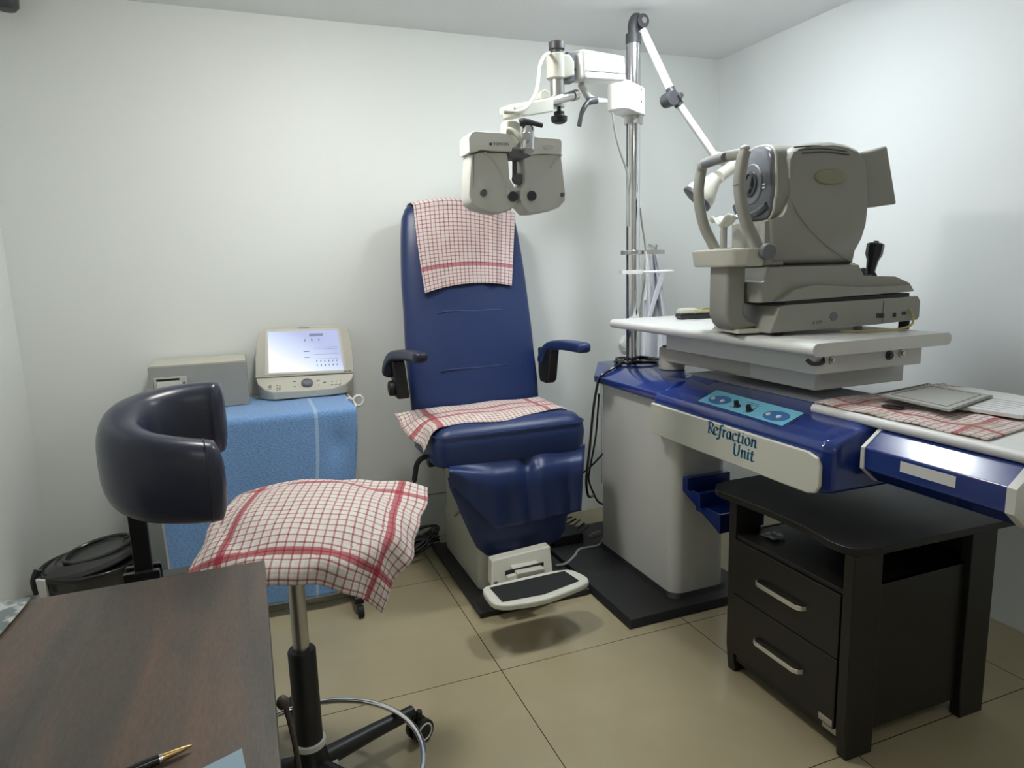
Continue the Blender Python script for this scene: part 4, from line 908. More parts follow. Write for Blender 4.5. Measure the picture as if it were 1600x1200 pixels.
# ================================================================== DESK IN THE FOREGROUND
DZ = .83
dk = Thing('desk', 'dark walnut laminate desk filling the lower left foreground', 'desk', (-.43, .7, 0))
dk.part('desk_top', MB().b2((-.86, -.05, DZ-.028), (-.008, 1.458, DZ)), wood_mat(), bevel=.003)
dk.part('side_panel', MB().b2((-.045, .0, 0), (-.027, 1.40, DZ-.028)), wood_mat(), bevel=.001)
dk.part('side_panel', MB().b2((-.84, .0, 0), (-.822, 1.40, DZ-.028)), wood_mat(), bevel=.001)
dk.part('modesty_panel', MB().b2((-.822, 1.36, .25), (-.045, 1.378, DZ-.028)), wood_mat())
# dark item hanging on the desk's right edge
hb = Thing('hanging_cord', 'dark brown cord looped over the right edge of the desk', 'cord', (.0, .95, .80))
hb.part('knot', MB().ell((.001, .955, .815), (.009, .011, .010)), mat('brown_cord', (.05, .035, .03), .6))
hb.part('loop', MB().tube(spline([(.004, .955, .81), (.012, .93, .76), (.014, .90, .70), (.006, .88, .64)], 5), .004, n=8), mat('brown_cord', (.05, .035, .03), .6))
pen = Thing('pen', 'black ballpoint pen with gold tip lying on the walnut desk', 'pen', (-.16, .86, DZ))
pa, pb = V((-.112, .876, DZ+.007)), V((-.245, .835, DZ+.007)); pd_ = (pb-pa).normalized()
pen.part('tip', MB().tube([pa, pa+pd_*.004, pa+pd_*.012, pa+pd_*.034], [.0012, .0022, .0035, .0052], n=16), gold, label='gold pen tip')
pen.part('collar', MB().tube([pa+pd_*.034, pa+pd_*.038], .0056, n=16), chrome)
pen.part('barrel', MB().tube([pa+pd_*.038, pa+pd_*.05, pb], [.0058, .0065, .0065], n=16), blackg)
pr_ = MB().prism([(-.053, .852, DZ+.0005), (-.047, .80, DZ+.0005), (-.055, .74, DZ+.0005), (-.13, .745, DZ+.0005), (-.102, .832, DZ+.0005)], (0, 0, .0012))
solo('paper_sheet', pr_, bpaper, 'light blue sheet of paper lying on the walnut desk beside the pen', 'paper', (-.08, .80, DZ))
g = []
for i in range(20):
    row = []
    for j in range(20):
        x = -.84+.415*i/19; y = 1.02+.435*j/19
        xe = x - (.06*(1-j/19)**1.5)*(i/19)
        row.append((xe, y, DZ+.004+.004*abs(math.sin(i*.9+j*.4))*(1 if i < 18 else .4)))
    g.append(row)
m = mat('mottled_cloth', (.45, .47, .45), .9)
mm = bpy.data.materials.new('grey_floral_cloth'); mm.use_nodes = True; nt = mm.node_tree; b_ = nt.nodes['Principled BSDF']; b_.inputs['Roughness'].default_value = .9
tc = nt.nodes.new('ShaderNodeTexCoord'); vz = nt.nodes.new('ShaderNodeTexNoise'); vz.inputs['Scale'].default_value = 22; vz.inputs['Detail'].default_value = 3; nt.links.new(tc.outputs['Object'], vz.inputs['Vector'])
cr = nt.nodes.new('ShaderNodeValToRGB'); cr.color_ramp.elements[0].position = .46; cr.color_ramp.elements[0].color = (.17, .20, .20, 1); cr.color_ramp.elements[1].position = .54; cr.color_ramp.elements[1].color = (.50, .52, .50, 1)
nt.links.new(vz.outputs['Fac'], cr.inputs[0]); nt.links.new(cr.outputs[0], b_.inputs['Base Color'])
solo('printed_cloth', MB().grid(g), mm, 'grey and white mottled cloth on the left end of the walnut desk', 'cloth', (-.64, 1.24, DZ), solid=.002)

# ================================================================== WASTE BIN
wb = Thing('waste_bin', 'dark smoked plastic bin with domed flap lid by the left wall', 'bin', (-.655, 2.98, 0))
bx, by = -.655, 2.98
wb.part('bin_body', MB().loft([[(bx+r*1.0*math.cos(a), by+r*.95*math.sin(a), z) for a in [2*PI*k/48 for k in range(48)]] for r, z in ((.13, .0), (.135, .01), (.165, .30), (.168, .315))]), binmat)
wb.part('bin_rim', MB().tube([(bx+.172*math.cos(a), by+.165*math.sin(a), .318) for a in [2*PI*k/48 for k in range(48)]], .010, n=10, closed=True), blackg)
wb.part('lid', MB().loft([[(bx+r*math.cos(a)+.0, by+r*.95*math.sin(a), z+.03*math.cos(a)*(r/.17)) for a in [2*PI*k/48 for k in range(48)]] for r, z in ((.168, .322), (.172, .330), (.165, .345), (.145, .356), (.12, .366), (.115, .360), (.05, .356), (.001, .355))]), binmat, angle=25)
wb.part('lid_flap_rim', MB().tube([(bx+.03+.118*math.cos(a), by+.112*math.sin(a), .372+.02*math.cos(a)) for a in [2*PI*k/40 for k in range(40)]], .007, n=8, closed=True), binmat)
wb.part('hinge', MB().tube(spline([(bx-.165, by-.05, .34), (bx-.18, by-.06, .30), (bx-.175, by-.06, .25)], 5), .014, n=10), blackg)
wb.part('side_handle', MB().prism([(bx-.158, by-.095, .325), (bx-.125, by-.12, .325), (bx-.12, by-.12, .25), (bx-.152, by-.098, .25)], (-.006, -.012, 0)), white, bevel=.003, label='white side clip')

# ================================================================== TROLLEY WITH BLUE TOWEL, CONTROLLER AND POWER BOX
ty = Thing('trolley', 'low metal trolley hidden beneath the blue towel with black casters', 'trolley', (0, 3.12, 0))
ty.part('trolley_top', MB().b2((-.375, 2.885, .835), (.385, 3.385, .858)), white, bevel=.004)
for x in (-.35, .355):
    ty.part('trolley_leg', MB().b2((x-.015, 3.09, .05), (x+.015, 3.13, .835)), white, bevel=.003)
for x in (-.35, .34):
    ft = ty.part('trolley_foot', MB().b2((x-.02, 2.72 if x > 0 else 2.93, .045), (x+.02, 3.36, .075)), black, bevel=.005)
    for y in ((2.70 if x > 0 else 2.95), 3.34):
        ty.part('caster', MB().cyl((x-.012, y, .026), (x+.012, y, .026), .026).cyl((x, y, .03), (x, y, .055), .009), blackr, parent=ft, bevel=.002)
ty.part('side_rail', MB().tube(spline([(.385, 2.93, .845), (.408, 2.93, .853), (.415, 3.1, .853), (.408, 3.33, .853), (.385, 3.33, .845)], 6), .006, n=10), white)
# blue towel
TWX0, TWX1 = -.382, .398
P, UVs = [], []; nu, nv = 60, 90
topl, dropl = .46, .80
for i in range(nu+1):
    s_ = i/nu; x = TWX0+(TWX1-TWX0)*s_; rowp, rowu = [], []
    for j in range(nv+1):
        L_ = (topl+dropl)*j/nv; fold = math.sin(s_*9+.5)*.6+math.sin(s_*23+1)*.25
        if L_ < topl-.02:
            q = V((x, 3.31-L_, .862+.0015*math.sin(s_*20+L_*30)))
        else:
            k = L_-(topl-.02)
            if k < .04:
                a = k/.04*PI/2; q = V((x, 3.31-topl+.02-.022*math.sin(a), .862-.022*(1-math.cos(a))))
            else:
                dz = k-.04; dmp = min(1, dz/.3)
                y = 3.31-topl-.002 - .010*dmp*fold - .012*dmp
                # dent / crease near the right shoulder
                dent = .018*math.exp(-((s_-.90)/.05)**2)*math.exp(-((dz-.13)/.07)**2)
                xx = x + (-.075*s_ + .02*(1-s_))*dmp*(dz/.8) 
                q = V((xx, y+dent, .840-dz*(1+.0*s_)))
                if q.z < .024: q = V((xx, y, .024))
        rowp.append(q); rowu.append((s_*.78, dropl+topl-L_))
    P.append(rowp); UVs.append(rowu)
solo('blue_towel', MB().grid(P, UVs), terry_mat(), 'light blue terry towel draped over the trolley to the floor', 'towel', (0, 3.05, .862), solid=.005, angle=80)
# power box / printer
TBZ = .866
bxr, bxl = at(394, 617, Y=3.13), at(233, 575, Y=3.13)
pb_ = Thing('printer_box', 'beige flat box with small printer slot beside the controller', 'device', (-.2, 3.26, TBZ))
xl_, xr_ = at(233, 600, Y=3.13).x, at(388, 600, Y=3.13).x
zt_ = at(310, 569, Y=3.13).z
pbx = pb_.part('housing', MB().b2((xl_, 3.13, TBZ), (xr_, 3.395, zt_)), mat('grey_beige_box', (.36, .36, .33), .45, bump=.1, bscale=600), bevel=.004)
pb_.part('lid_panel', MB().b2((xl_+.004, 3.134, zt_), (xr_-.004, 3.39, zt_+.003)), cream, parent=pbx, bevel=.001)
pb_.part('slot_frame', MB().b2((xl_+.018, 3.126, TBZ+.03), (xl_+.145, 3.131, zt_-.045)), cream, parent=pbx, bevel=.002)
pb_.part('slot', MB().b2((xl_+.028, 3.1245, zt_-.060), (xl_+.115, 3.127, zt_-.052)), black, parent=pbx)
pb_.part('printer_door', MB().b2((xl_+.028, 3.122, TBZ+.035), (xl_+.120, 3.127, zt_-.063)), cream2, parent=pbx, bevel=.002)
pb_.part('latch', MB().b2((xl_+.127, 3.123, TBZ+.06), (xl_+.135, 3.127, zt_-.07)), dgrey, parent=pbx)
# controller with lit touch screen
mc = Thing('refractor_controller', 'beige desktop controller with glowing screen and dial on the blue towel', 'controller', (.23, 3.25, TBZ))
def mp(px, py, Y): return at(px, py, Y=Y)
kbp = [mp(400, 592, 3.17), mp(402, 603, 3.15), mp(412, 612, 3.135), mp(425, 617.5, 3.13), mp(480, 614, 3.13), mp(520, 611, 3.13), mp(540, 605, 3.135), mp(550, 597, 3.15), mp(553, 584, 3.17)]
lowr = [V((p.x, p.y, p.z-.0)) for p in kbp]
# slanted keyboard deck: front edge low, rear edge against the screen
deck_f = [(px, py) for px, py in ((400, 591), (403, 600), (413, 608), (426, 612.5), (480, 609.5), (520, 606), (539, 600), (549, 592), (553, 583))]
def deck(px, py, lift=0.):  # plane through front (Y 3.13, z .885) rising to (Y 3.20)
    p0_ = V((.2, 3.135, .893)); n_ = V((0, -.55, 1)).normalized(); d = ray(px, py); t = (p0_+n_*lift-CAM).dot(n_)/d.dot(n_); return CAM+d*t
dk_pts = [deck(*p) for p in deck_f]
body_b = [V((p.x, max(p.y, 3.10), TBZ+.004)) for p in dk_pts]
body_m = [V((p.x, p.y, p.z-.008)) for p in dk_pts]
def inset(P, k): 
    c = sum(P, V())/len(P); return [V((c.x+(p.x-c.x)*k, c.y+(p.y-c.y)*k, p.z)) for p in P]
mcb = mc.part('keyboard_deck', MB().loft([inset(body_b, .95), body_m, dk_pts]), cream, bevel=.004, angle=50)
so_ = [(399, 591), (399, 560), (402, 530), (406, 518), (415, 513), (470, 510.5), (530, 508), (540, 510), (546, 520), (551, 550), (553, 583)]
def scr(px, py, lift=0.):
    p0_ = deck(476, 587); n_ = V((0, -1, .36)).normalized(); d = ray(px, py); t = (p0_+n_*lift-CAM).dot(n_)/d.dot(n_); return CAM+d*t
sp_ = [scr(*p) for p in so_]
mcs = mc.part('screen_housing', MB().loft([[p+V((0, .045, -.0)) for p in scl(sp_, .93)], [p+V((0, .012, 0)) for p in sp_], sp_]), cream, bevel=.004, angle=50)
bz_ = [scr(*p, .002) for p in ((414, 586), (415, 519), (417, 515), (526, 512), (531, 515), (541, 578), (538, 582))]
mc.part('bezel', MB().loft([bz_, [scr(*p, .0035) for p in ((416, 584), (418, 518), (526, 515), (538, 578))][:0] or [p+V((0, -.001, 0)) for p in bz_]]), cream2, parent=mcs)
em = bpy.data.materials.new('screen_glow'); em.use_nodes = True; nt = em.node_tree; nt.nodes.clear()
o_ = nt.nodes.new('ShaderNodeOutputMaterial'); e_m = nt.nodes.new('ShaderNodeEmission'); nt.links.new(e_m.outputs[0], o_.inputs[0])
gtc = nt.nodes.new('ShaderNodeUVMap'); gs = nt.nodes.new('ShaderNodeSeparateXYZ'); nt.links.new(gtc.outputs[0], gs.inputs[0])
g1 = nt.nodes.new('ShaderNodeMath'); g1.operation = 'SUBTRACT'; nt.links.new(gs.outputs[0], g1.inputs[0]); nt.links.new(gs.outputs[1], g1.inputs[1])
rp = nt.nodes.new('ShaderNodeValToRGB'); mrr = nt.nodes.new('ShaderNodeMapRange'); mrr.inputs['From Min'].default_value = -.9; mrr.inputs['From Max'].default_value = .95
g2 = nt.nodes.new('ShaderNodeMath'); g2.operation = 'ADD'; nt.links.new(gs.outputs[0], g2.inputs[0]); nt.links.new(gs.outputs[1], g2.inputs[1]); 
mrr.inputs['From Min'].default_value = .35; mrr.inputs['From Max'].default_value = 1.45; nt.links.new(g2.outputs[0], mrr.inputs['Value']); nt.links.new(mrr.outputs[0], rp.inputs[0])
rp.color_ramp.elements[0].color = (1, 1, 1, 1); rp.color_ramp.elements[0].position = .1
rp.color_ramp.elements[1].color = (.50, .55, .82, 1); rp.color_ramp.elements[1].position = .95
x = rp.color_ramp.elements.new(.45); x.color = (.72, .82, 1, 1)
nt.links.new(rp.outputs[0], e_m.inputs[0]); e_m.inputs[1].default_value = 1.05
sg_ = [[scr(420+(531-420)*0, 583, .004), scr(418.5, 519, .004)], [scr(537, 578, .004), scr(527, 515.5, .004)]]
mc.part('lit_screen', MB().grid(sg_, [[(0, 0), (0, 1)], [(1, 0), (1, 1)]]), em, parent=mcs, smooth=False, label='glowing bluish white screen')
def scr_uv(u, v):
    a = sg_[0][0]*(1-u)+sg_[1][0]*u; b = sg_[0][1]*(1-u)+sg_[1][1]*u; return a*(1-v)+b*v + V((0, -.0012, 0))
ui = mat('screen_ink', (.30, .32, .50), .5)
U_ = MB()
def uir(u0, v0, u1, v1, t=.0008):
    q = [scr_uv(u0, v0), scr_uv(u1, v0), scr_uv(u1, v1), scr_uv(u0, v1)]; U_.loft([q, [p+V((0, -.0003, 0)) for p in q]])
uir(.58, .86, .78, .93)
for vv in (.54, .58, .41, .30): uir(.62, vv, .96, vv+.006)
for r_ in (.22, .12):
    for k in range(6): uir(.64+k*.055, r_, .655+k*.055, r_+.045)
for k in range(3): uir(.5+.1*k, .74, .52+.1*k, .80)
uir(.48, .48, .56, .50); uir(.48, .34, .56, .355)
mc.part('screen_fields', U_, ui, parent=mcs, smooth=False)
dd_ = deck(480, 600)
nd = V((0, -.55, 1)).normalized()
mc.part('dial', MB().lathe([(.026, 0), (.026, .012), (.021, .017), (.018, .017), (.015, .013), (.001, .012)], dd_, nd, 32), mgrey, parent=mcb)
for (px, py, c_k) in ((460, 604, 'g'), (498, 601.5, 'r'), (497, 594, 'r2'), (460, 596, 'w'), (507, 597, 'w')):
    q = deck(px, py, .0006); cm = {'g': mat('green_key', (.22, .38, .12), .5), 'r': mat('red_key', (.60, .10, .08), .5), 'r2': mat('pale_red_key', (.60, .35, .28), .5), 'w': mgrey}[c_k]
    mc.part('key', MB().box(q, (.014, .006, .003)), cm, parent=mcb, bevel=.001)
for (x0, y0, nx, ny, dx, dy) in ((422, 603, 1, 3, 9, 2.4), (433, 602, 2, 4, 4, 2.4), (519, 596, 3, 2, 6.5, 4.5), (516, 601.5, 3, 1, 7, 3)):
    for a in range(nx):
        for b in range(ny):
            q = deck(x0+a*dx, y0+b*dy-a*.35, .0004); mc.part('key', MB().box(q, (.008 if nx > 1 else .014, .003, .002)), dgrey if b % 2 == 0 else mgrey, parent=mcb)
q = scr(476, 511.3, .0025); mc.part('brand_marking', text_mb('TOPCON', .012, scr(465, 514.0, .003), (1, 0, .0), V((0, .34, 1)), .0008), dgrey, parent=mcs, smooth=False)
for (a, b) in (((537, 580), (542, 579.5)), ((544, 579.6), (549, 579))):
    mc.part('model_mark', MB().tube([scr(*a, .003), scr(*b, .003)], .0016, n=6), dgrey, parent=mcs)
# white roll clipped at the trolley's right corner
rl = Thing('white_clip', 'white plastic ring clip sticking out at the right end of the trolley', 'clip', (.42, 3.10, .84))
rc = at(560, 626, Y=3.02)
rl.part('ring', MB().tube([rc+V((.022*math.cos(a), .004*math.sin(a), .022*math.sin(a))) for a in [2*PI*k/24 for k in range(24)]], .006, n=10, closed=True), white)
rl.part('strap', MB().tube(spline([rc+V((-.02, 0, .005)), rc+V((-.045, .0, .015)), rc+V((-.05, .0, .0)), rc+V((-.048, .0, -.05))], 5), .005, n=8), white)

# ================================================================== CHECKED TEA TOWELS 
TG = 'red and white checked tea towels'
# --- on the stool seat
SC = np.array(sc2); yv = np.array((0, 1, .14)); yv /= np.linalg.norm(yv); xv = np.array((1., 0, 0)); nv_ = np.cross(xv, yv)
W1, H1 = .56, .505
def stool_cloth(nu=90, nv=90):
    keys = [(-155, 34), (-125, 66), (-95, 80), (-65, 80), (-35, 66), (-10, 38), (12, 14), (28, 3), (50, 14), (85, 30), (116, 26), (150, 42), (180, 48), (205, 34), (235, 66)]
    def phi(a):
        a = (a+155) % 360-155
        for (a0, p0), (a1, p1) in zip(keys, keys[1:]):
            if a0 <= a <= a1: t = (a-a0)/(a1-a0); t = t*t*(3-2*t); return math.radians(p0*(1-t)+p1*t)
        return .6
    th = math.radians(-18); P, U = [], []
    for i in range(nu+1):
        rp, ru_ = [], []
        for j in range(nv+1):
            cu, cv = W1*i/nu-W1/2, H1*j/nv-H1/2
            x = cu*math.cos(th)-cv*math.sin(th)+.018; y = cu*math.sin(th)+cv*math.cos(th)-.036
            r = math.hypot(x, y)+1e-6; az = math.degrees(math.atan2(y, x)); ex, ey = x/r, y/r
            R0 = .222
            if r < R0:
                h = .074-.040*(r/R0)**3; rad = r
            else:
                s_ = r-R0; f = phi(az); k = .05
                if s_ < k: th_ = f*s_/k; rad = R0+s_*math.cos(th_*.5); h = .034-s_*math.sin(th_*.5+.10)
                else: rad = R0+k*math.cos(f*.5)+(s_-k)*math.cos(f); h = .034-k*math.sin(f*.5+.10)-(s_-k)*math.sin(f)
                rip = min(1, s_/.12)*(.011*math.sin(math.radians(az)*9+.6)+.006*math.sin(math.radians(az)*17))*math.sin(f)
                rad = max(rad, R0+.006)+rip+.010*min(1, s_/.1)
            h += .0025*math.sin(x*38+1)*math.sin(y*29+2)
            q = np.array(sc2)+xv*ex*rad+yv*ey*rad+nv_*h
            rp.append(V(q)); ru_.append((W1*i/nu, H1*j/nv))
        P.append(rp); U.append(ru_)
    return P, U
P, UVs = stool_cloth()
solo('tea_towel', MB().grid(P, UVs), gingham_mat('check_stool', W1, H1, .0225, (.079,), base=(.76, .71, .66)), 'red and white checked towel spread over the rolling stool seat', 'towel', (.118, 1.87, .765), TG, solid=.0032, angle=80)

# --- on the exam chair seat
W2, H2 = .745, .32
def seat_cloth(nu=90, nv=40):
    hem = [(.60, 2.64), (.70, 2.645), (.80, 2.660), (.95, 2.638), (1.13, 2.675), (1.30, 2.705), (1.45, 2.71)]
    def hemY(x):
        for (a, p), (b, q) in zip(hem, hem[1:]):
            if a <= x <= b: t = (x-a)/(b-a); t = t*t*(3-2*t); return p*(1-t)+q*t
        return hem[0][1] if x < .6 else hem[-1][1]
    P, U = [], []
    for i in range(nu+1):
        a, b = [], []
        for j in range(nv+1):
            u, v = W2*i/nu, j/nv
            x = 1.335-(W2-u)                       # flat position; below .70 the cloth leaves the seat
            yb = 2.975-.012*math.sin(u*11)
            y = hemY(max(x, .6))*(1-v)+yb*v
            z = .800+.0022*math.sin(u*24+v*3)+.0015*math.sin(v*14+u*9)
            z -= .018*max(0, (2.74-y)/.1)**2
            e = .725
            if x > 1.27: z -= .9*(x-1.27)**2/.065*.5
            if x < e:
                s_ = e-x; f = math.radians(50*(1-v)**.8+10); k = .06
                if s_ < k: t = f*s_/k; x = e-s_*math.cos(t*.5); z -= s_*math.sin(t*.5)
                else: x = e-k*math.cos(f*.5)-(s_-k)*math.cos(f); z -= k*math.sin(f*.5)+(s_-k)*math.sin(f)
                x -= .012*min(1, s_/.06); x += .010*math.sin(v*9)*min(1, s_/.1); z += .006*math.sin(v*13+1)*min(1, s_/.1)
                y -= .10*s_*(1-v)
            a.append(V((x, y, z))); b.append((u, H2*v))
        P.append(a); U.append(b)
    return P, U
P, UVs = seat_cloth()
solo('tea_towel', MB().grid(P, UVs), gingham_mat('check_seat', W2, H2, .0195, (.12,), base=(.72, .66, .60)), 'red and white checked towel lying across the exam chair seat', 'towel', (.98, 2.85, .80), TG, solid=.003, angle=80)

# --- over the top of the exam chair backrest
nu, nv = 50, 60; P, UVs = [], []
def tw_px(s, t):   # s across, t 0 (front hem) .. 1 (crest)
    lx, ly = 664+(646-664)*t - 3*math.sin(t*3)*.5, 459+(322-459)*t
    rx, ry = 800+(805-800)*t, 447+(334-447)*t
    mx_, my_ = (lx+rx)/2, (ly+ry)/2
    x = lx+(rx-lx)*s; y = ly+(ry-ly)*s
    # hem sags at the left, crest bows upwards in the middle
    y += (-10*(1-t))*math.sin(PI*s)**.8 + (-13*t**3)*math.sin(PI*min(1, s*1.15))
    x += 0
    return x, y
for i in range(nu+1):
    s_ = i/nu; rp_, ru_ = [], []
    for j in range(nv+1):
        q_ = j/nv
        fold = -.012*math.exp(-((s_-.80)/.035)**2)*(1-.4*q_) + .008*math.exp(-((s_-.87)/.04)**2) - .004*math.sin(s_*17)*(1-q_)
        if q_ < .72:
            t = q_/.72; px, py = tw_px(s_, t)
            yy_ = max(py, 326); Y = back_Y(yy_)
            p = at(px, py, Y=Y-.024+fold-.006*(1-t))
            p_last = p
        else:
            k = (q_-.72)/.28; px, py = tw_px(s_, 1.0); c0 = at(px, py, Y=3.211-.024+fold)
            a = min(1, k/.30)*PI; back = max(0, k-.30)/.70*.17
            p = V((c0.x - .035*(k)*(1-s_), c0.y+.056*(1-math.cos(a)), c0.z+.020*math.sin(a)-back))
        rp_.append(p); ru_.append((s_*.46, q_*.64))
    P.append(rp_); UVs.append(ru_)
solo('tea_towel', MB().grid(P, UVs), gingham_mat('check_back', 9., 2.0, .0205, (.125,), base=(.76, .66, .64), red=(.25, .03, .05), band=(.50, .12, .16)), 'red and white checked towel hanging over the top of the exam chair back', 'towel', (1.0, 3.2, 1.7), TG, solid=.003, angle=80, sub=1)

# --- lying on the right tray
P, UVs = [], []; nu, nv = 50, 40
tl, tn, tf, tr_ = V((1.668, 1.632, RTZ1+.004)), V((1.675, 1.09, RTZ1+.004)), V((2.285, 1.66, RTZ1+.004)), V((2.285, 1.22, RTZ1+.004))
for i in range(nu+1):
    s_ = i/nu; a, b = [], []
    for j in range(nv+1):
        t_ = j/nv; p = (tl*(1-s_)+tn*s_)*(1-t_)+(tf*(1-s_)+tr_*s_)*t_
        p = p + V((0, -.035*max(0, t_-0)*(s_ > .9)*(s_-.9)*6, .0022+.0022*math.sin(s_*22+t_*9)+.002*math.sin(t_*31)*math.sin(s_*13)))
        p.z = max(p.z, RTZ1+.0035)
        if t_ < .03: p.z -= .001
        a.append(p); b.append((s_*.56, t_*.62))
    P.append(a); UVs.append(b)
solo('tea_towel', MB().grid(P, UVs), gingham_mat('check_tray', .56, .9, .024, (.085,), base=(.70, .65, .60), stain=.75), 'stained red and white checked towel lying flat on the right tray', 'towel', (1.95, 1.4, RTZ1), TG, solid=.004, angle=80)
NZ = RTZ1+.0145
# notebooks and papers
pb1 = Thing('paper_pad', 'open white paper pad lying under the spiral notebook on the right tray', 'paper pad', (2.0, 1.32, NZ))
pp1 = [(1.88, 1.42), (1.925, 1.165), (2.19, 1.17), (2.20, 1.52), (1.98, 1.56)]
pb1.part('page_block', MB().prism([(x, y, NZ) for x, y in pp1], (0, 0, .011)), paper, bevel=.001)
for k in range(6):
    a = V((1.935+.03*k, 1.23, NZ+.0115)); pb1.part('ruled_line', MB().tube([a, a+V((-.008, .14, 0))], .0004, n=5), mgrey)
nb = Thing('spiral_notebook', 'grey spiral notebook lying open on the checked towel', 'notebook', (2.0, 1.47, NZ+.012))
nbp = [V(at(1372, 619, Z=NZ+.014)), V(at(1484, 644, Z=NZ+.014)), V(at(1552, 620, Z=NZ+.014)), V(at(1452, 603, Z=NZ+.014))]
nb.part('cover', MB().prism([p for p in nbp], (0, 0, .004)), mat('grey_notebook_cover', (.28, .285, .27), .5), bevel=.001)
nb.part('page', MB().prism([p+V((0, 0, .0045)) for p in scl(nbp, .96)], (0, 0, .0015)), mat('grey_page', (.42, .42, .39), .6))
c0 = scl(nbp, .78)
nb.part('printed_frame', MB().tube([p+V((0, 0, .0065)) for p in c0], .0010, n=5, closed=True), mgrey)
e0, e1_ = nbp[0], nbp[3]
sp2 = MB()
for k in range(24):
    c = e0.lerp(e1_, (k+.5)/24)+V((0, 0, .004)); d = (e1_-e0).normalized(); n2 = V((-d.y, d.x, 0))
    sp2.tube([c+n2*.0055*math.cos(a)+V((0, 0, .0055*math.sin(a))) for a in [2*PI*j/10 for j in range(10)]], .0011, n=5, closed=True)
nb.part('spiral_binding', sp2, black)
q = at(1395, 636, Z=RTZ1+.011); solo('black_disc', MB().lathe([(.03, 0), (.031, .001), (.031, .004), (.026, .005), (.001, .005)], (q.x, q.y, RTZ1+.0095), n=36), blackg, 'small flat black disc on the stained checked towel', 'disc', (q.x, q.y, RTZ1+.0095))

# --- handheld device on the swing table
hd_ = Thing('handheld_device', 'black and cream handheld device lying on the swing table behind the chin rest', 'device', tuple(at(1090, 499, Z=TZ1)))
q0, q1 = at(1064, 500, Z=TZ1+.0), at(1122, 497, Z=TZ1+.0)
dv_ = (q1-q0); dv_.z = 0; dn_ = V((-dv_.y, dv_.x, 0)).normalized()*.035
hd_.part('lower_shell', MB().loft([[p+V((0, 0, z)) for p in scl([q0+dn_*.0, q1+dn_*.0, q1+dn_*1.6, q0+dn_*1.6], k)] for k, z in ((.9, .001), (1., .01), (1., .022), (.95, .028))]), blackg, bevel=.003)
hd_.part('upper_shell', MB().loft([[p+V((0, 0, z)) for p in scl([q0+dn_*.1, q0+(q1-q0)*.5+dn_*.1, q0+(q1-q0)*.5+dn_*1.6, q0+dn_*1.6], k)] for k, z in ((.95, .028), (.9, .044), (.6, .052))]), cream, bevel=.003)
yc = Thing('yellow_cable', 'thin yellow cable bundle coiled beside the handheld device', 'cable', tuple(at(1110, 487, Z=TZ1+.03)))
q = at(1085, 489, Z=TZ1+.035)
for k in range(2):
    yc.part('strand', MB().tube(spline([q+V((0, 0, .012*k)), at(1100, 482+4*k, Z=TZ1+.045), at(1118, 484+4*k, Z=TZ1+.040), AP(-.06, .04, .28), AP(.0, .012, .32)], 6), .0035, n=8), yellow)
yc2 = solo('yellow_lead', MB().tube(spline([AP(.545, .075, -.006), AP(.552, .045, -.014), AP(.53, .018, -.03), AP(.45, .008, -.045), AP(.34, .006, -.03), AP(.28, .006, .01)], 7), .0038, n=8), yellow, 'yellow lead plugged into the side ports of the eye refractor', 'cable', tuple(AP(.5, 0, 0)))

# ================================================================== COAT BEHIND THE POLE, WALL SOCKET, LEADS
P = []
nu, nv = 40, 40
for i in range(nu+1):
    s_ = i/nu; row = []
    for j in range(nv+1):
        t = j/nv
        lx = 1009-12*t*(1-.3*t); rx = 1026+24*min(1, t*1.6)-6*t
        px = lx+(rx-lx)*s_; py = 392+195*t + 9*abs(s_-.45)*(1-t)
        Y = 3.33 + .028*math.sin(s_*11+t*3) + .015*math.sin(s_*23-t*4)
        row.append(at(px, py, Y=Y))
    P.append(row)
ct = Thing('white_coat', 'white cloth coat hanging on the wall hook behind the chrome pole', 'coat', tuple(at(1018, 395, Y=3.35)))
ct.part('cloth', MB().grid(P), mat('white_cotton', (.72, .73, .78), .9, sheen=.2), solid=.006, angle=80)
ct.part('lapel', MB().loft([[at(1033, 425, Y=3.28), at(1040, 428, Y=3.28), at(1018, 497, Y=3.27), at(1012, 497, Y=3.27)], [p+V((0, .012, 0)) for p in (at(1033, 425, Y=3.28), at(1040, 428, Y=3.28), at(1018, 497, Y=3.27), at(1012, 497, Y=3.27))]]), mat('white_cotton', (.72, .73, .78), .9), bevel=.004)
hk = at(1019, 391, Y=3.38); solo('wall_hook', MB().tube(spline([V((hk.x, 3.409, hk.z+.03)), V((hk.x, 3.37, hk.z+.02)), V((hk.x, 3.345, hk.z+.0)), V((hk.x, 3.335, hk.z+.03))], 5), .006), steel, 'small metal wall hook holding the white coat', 'hook', (hk.x, 3.4, hk.z))
q = at(976, 537, Y=3.40); solo('wall_fitting', MB().lathe([(.0325, 0), (.034, .012), (.026, .024), (.001, .028)], (q.x-.0, 3.409, q.z), (0, -1, 0)).ell((q.x, 3.398, q.z), (.03, .012, .05)), white, 'white oval wall fitting half hidden behind the chrome pole', 'wall fitting', (q.x, 3.405, q.z))
sc = at(14, 0, Y=3.36)
cf = Thing('corner_fitting', 'dark grey rounded fitting in the upper left corner of the wall', 'fitting', (sc.x-.02, 3.38, sc.z))
cf.part('body', MB().lathe([(.001, -.05), (.030, -.048), (.042, -.035), (.045, 0), (.045, .08)], (at(8, 0, Y=3.30).x, 3.30, at(8, 0, Y=3.30).z+.012), (0, 0, 1)), dgrey)
cf.part('bracket', MB().b2((sc.x-.05, 3.32, sc.z+.02), (sc.x-.01, 3.41, sc.z+.05)), dgrey)

def cable(label, path, r, m, name='power_cable', cat='cable', group=None, n=7):
    p = spline(path, n); return solo(name, MB().tube(p, r, n=8), m, label, cat, tuple(p[0]), group)
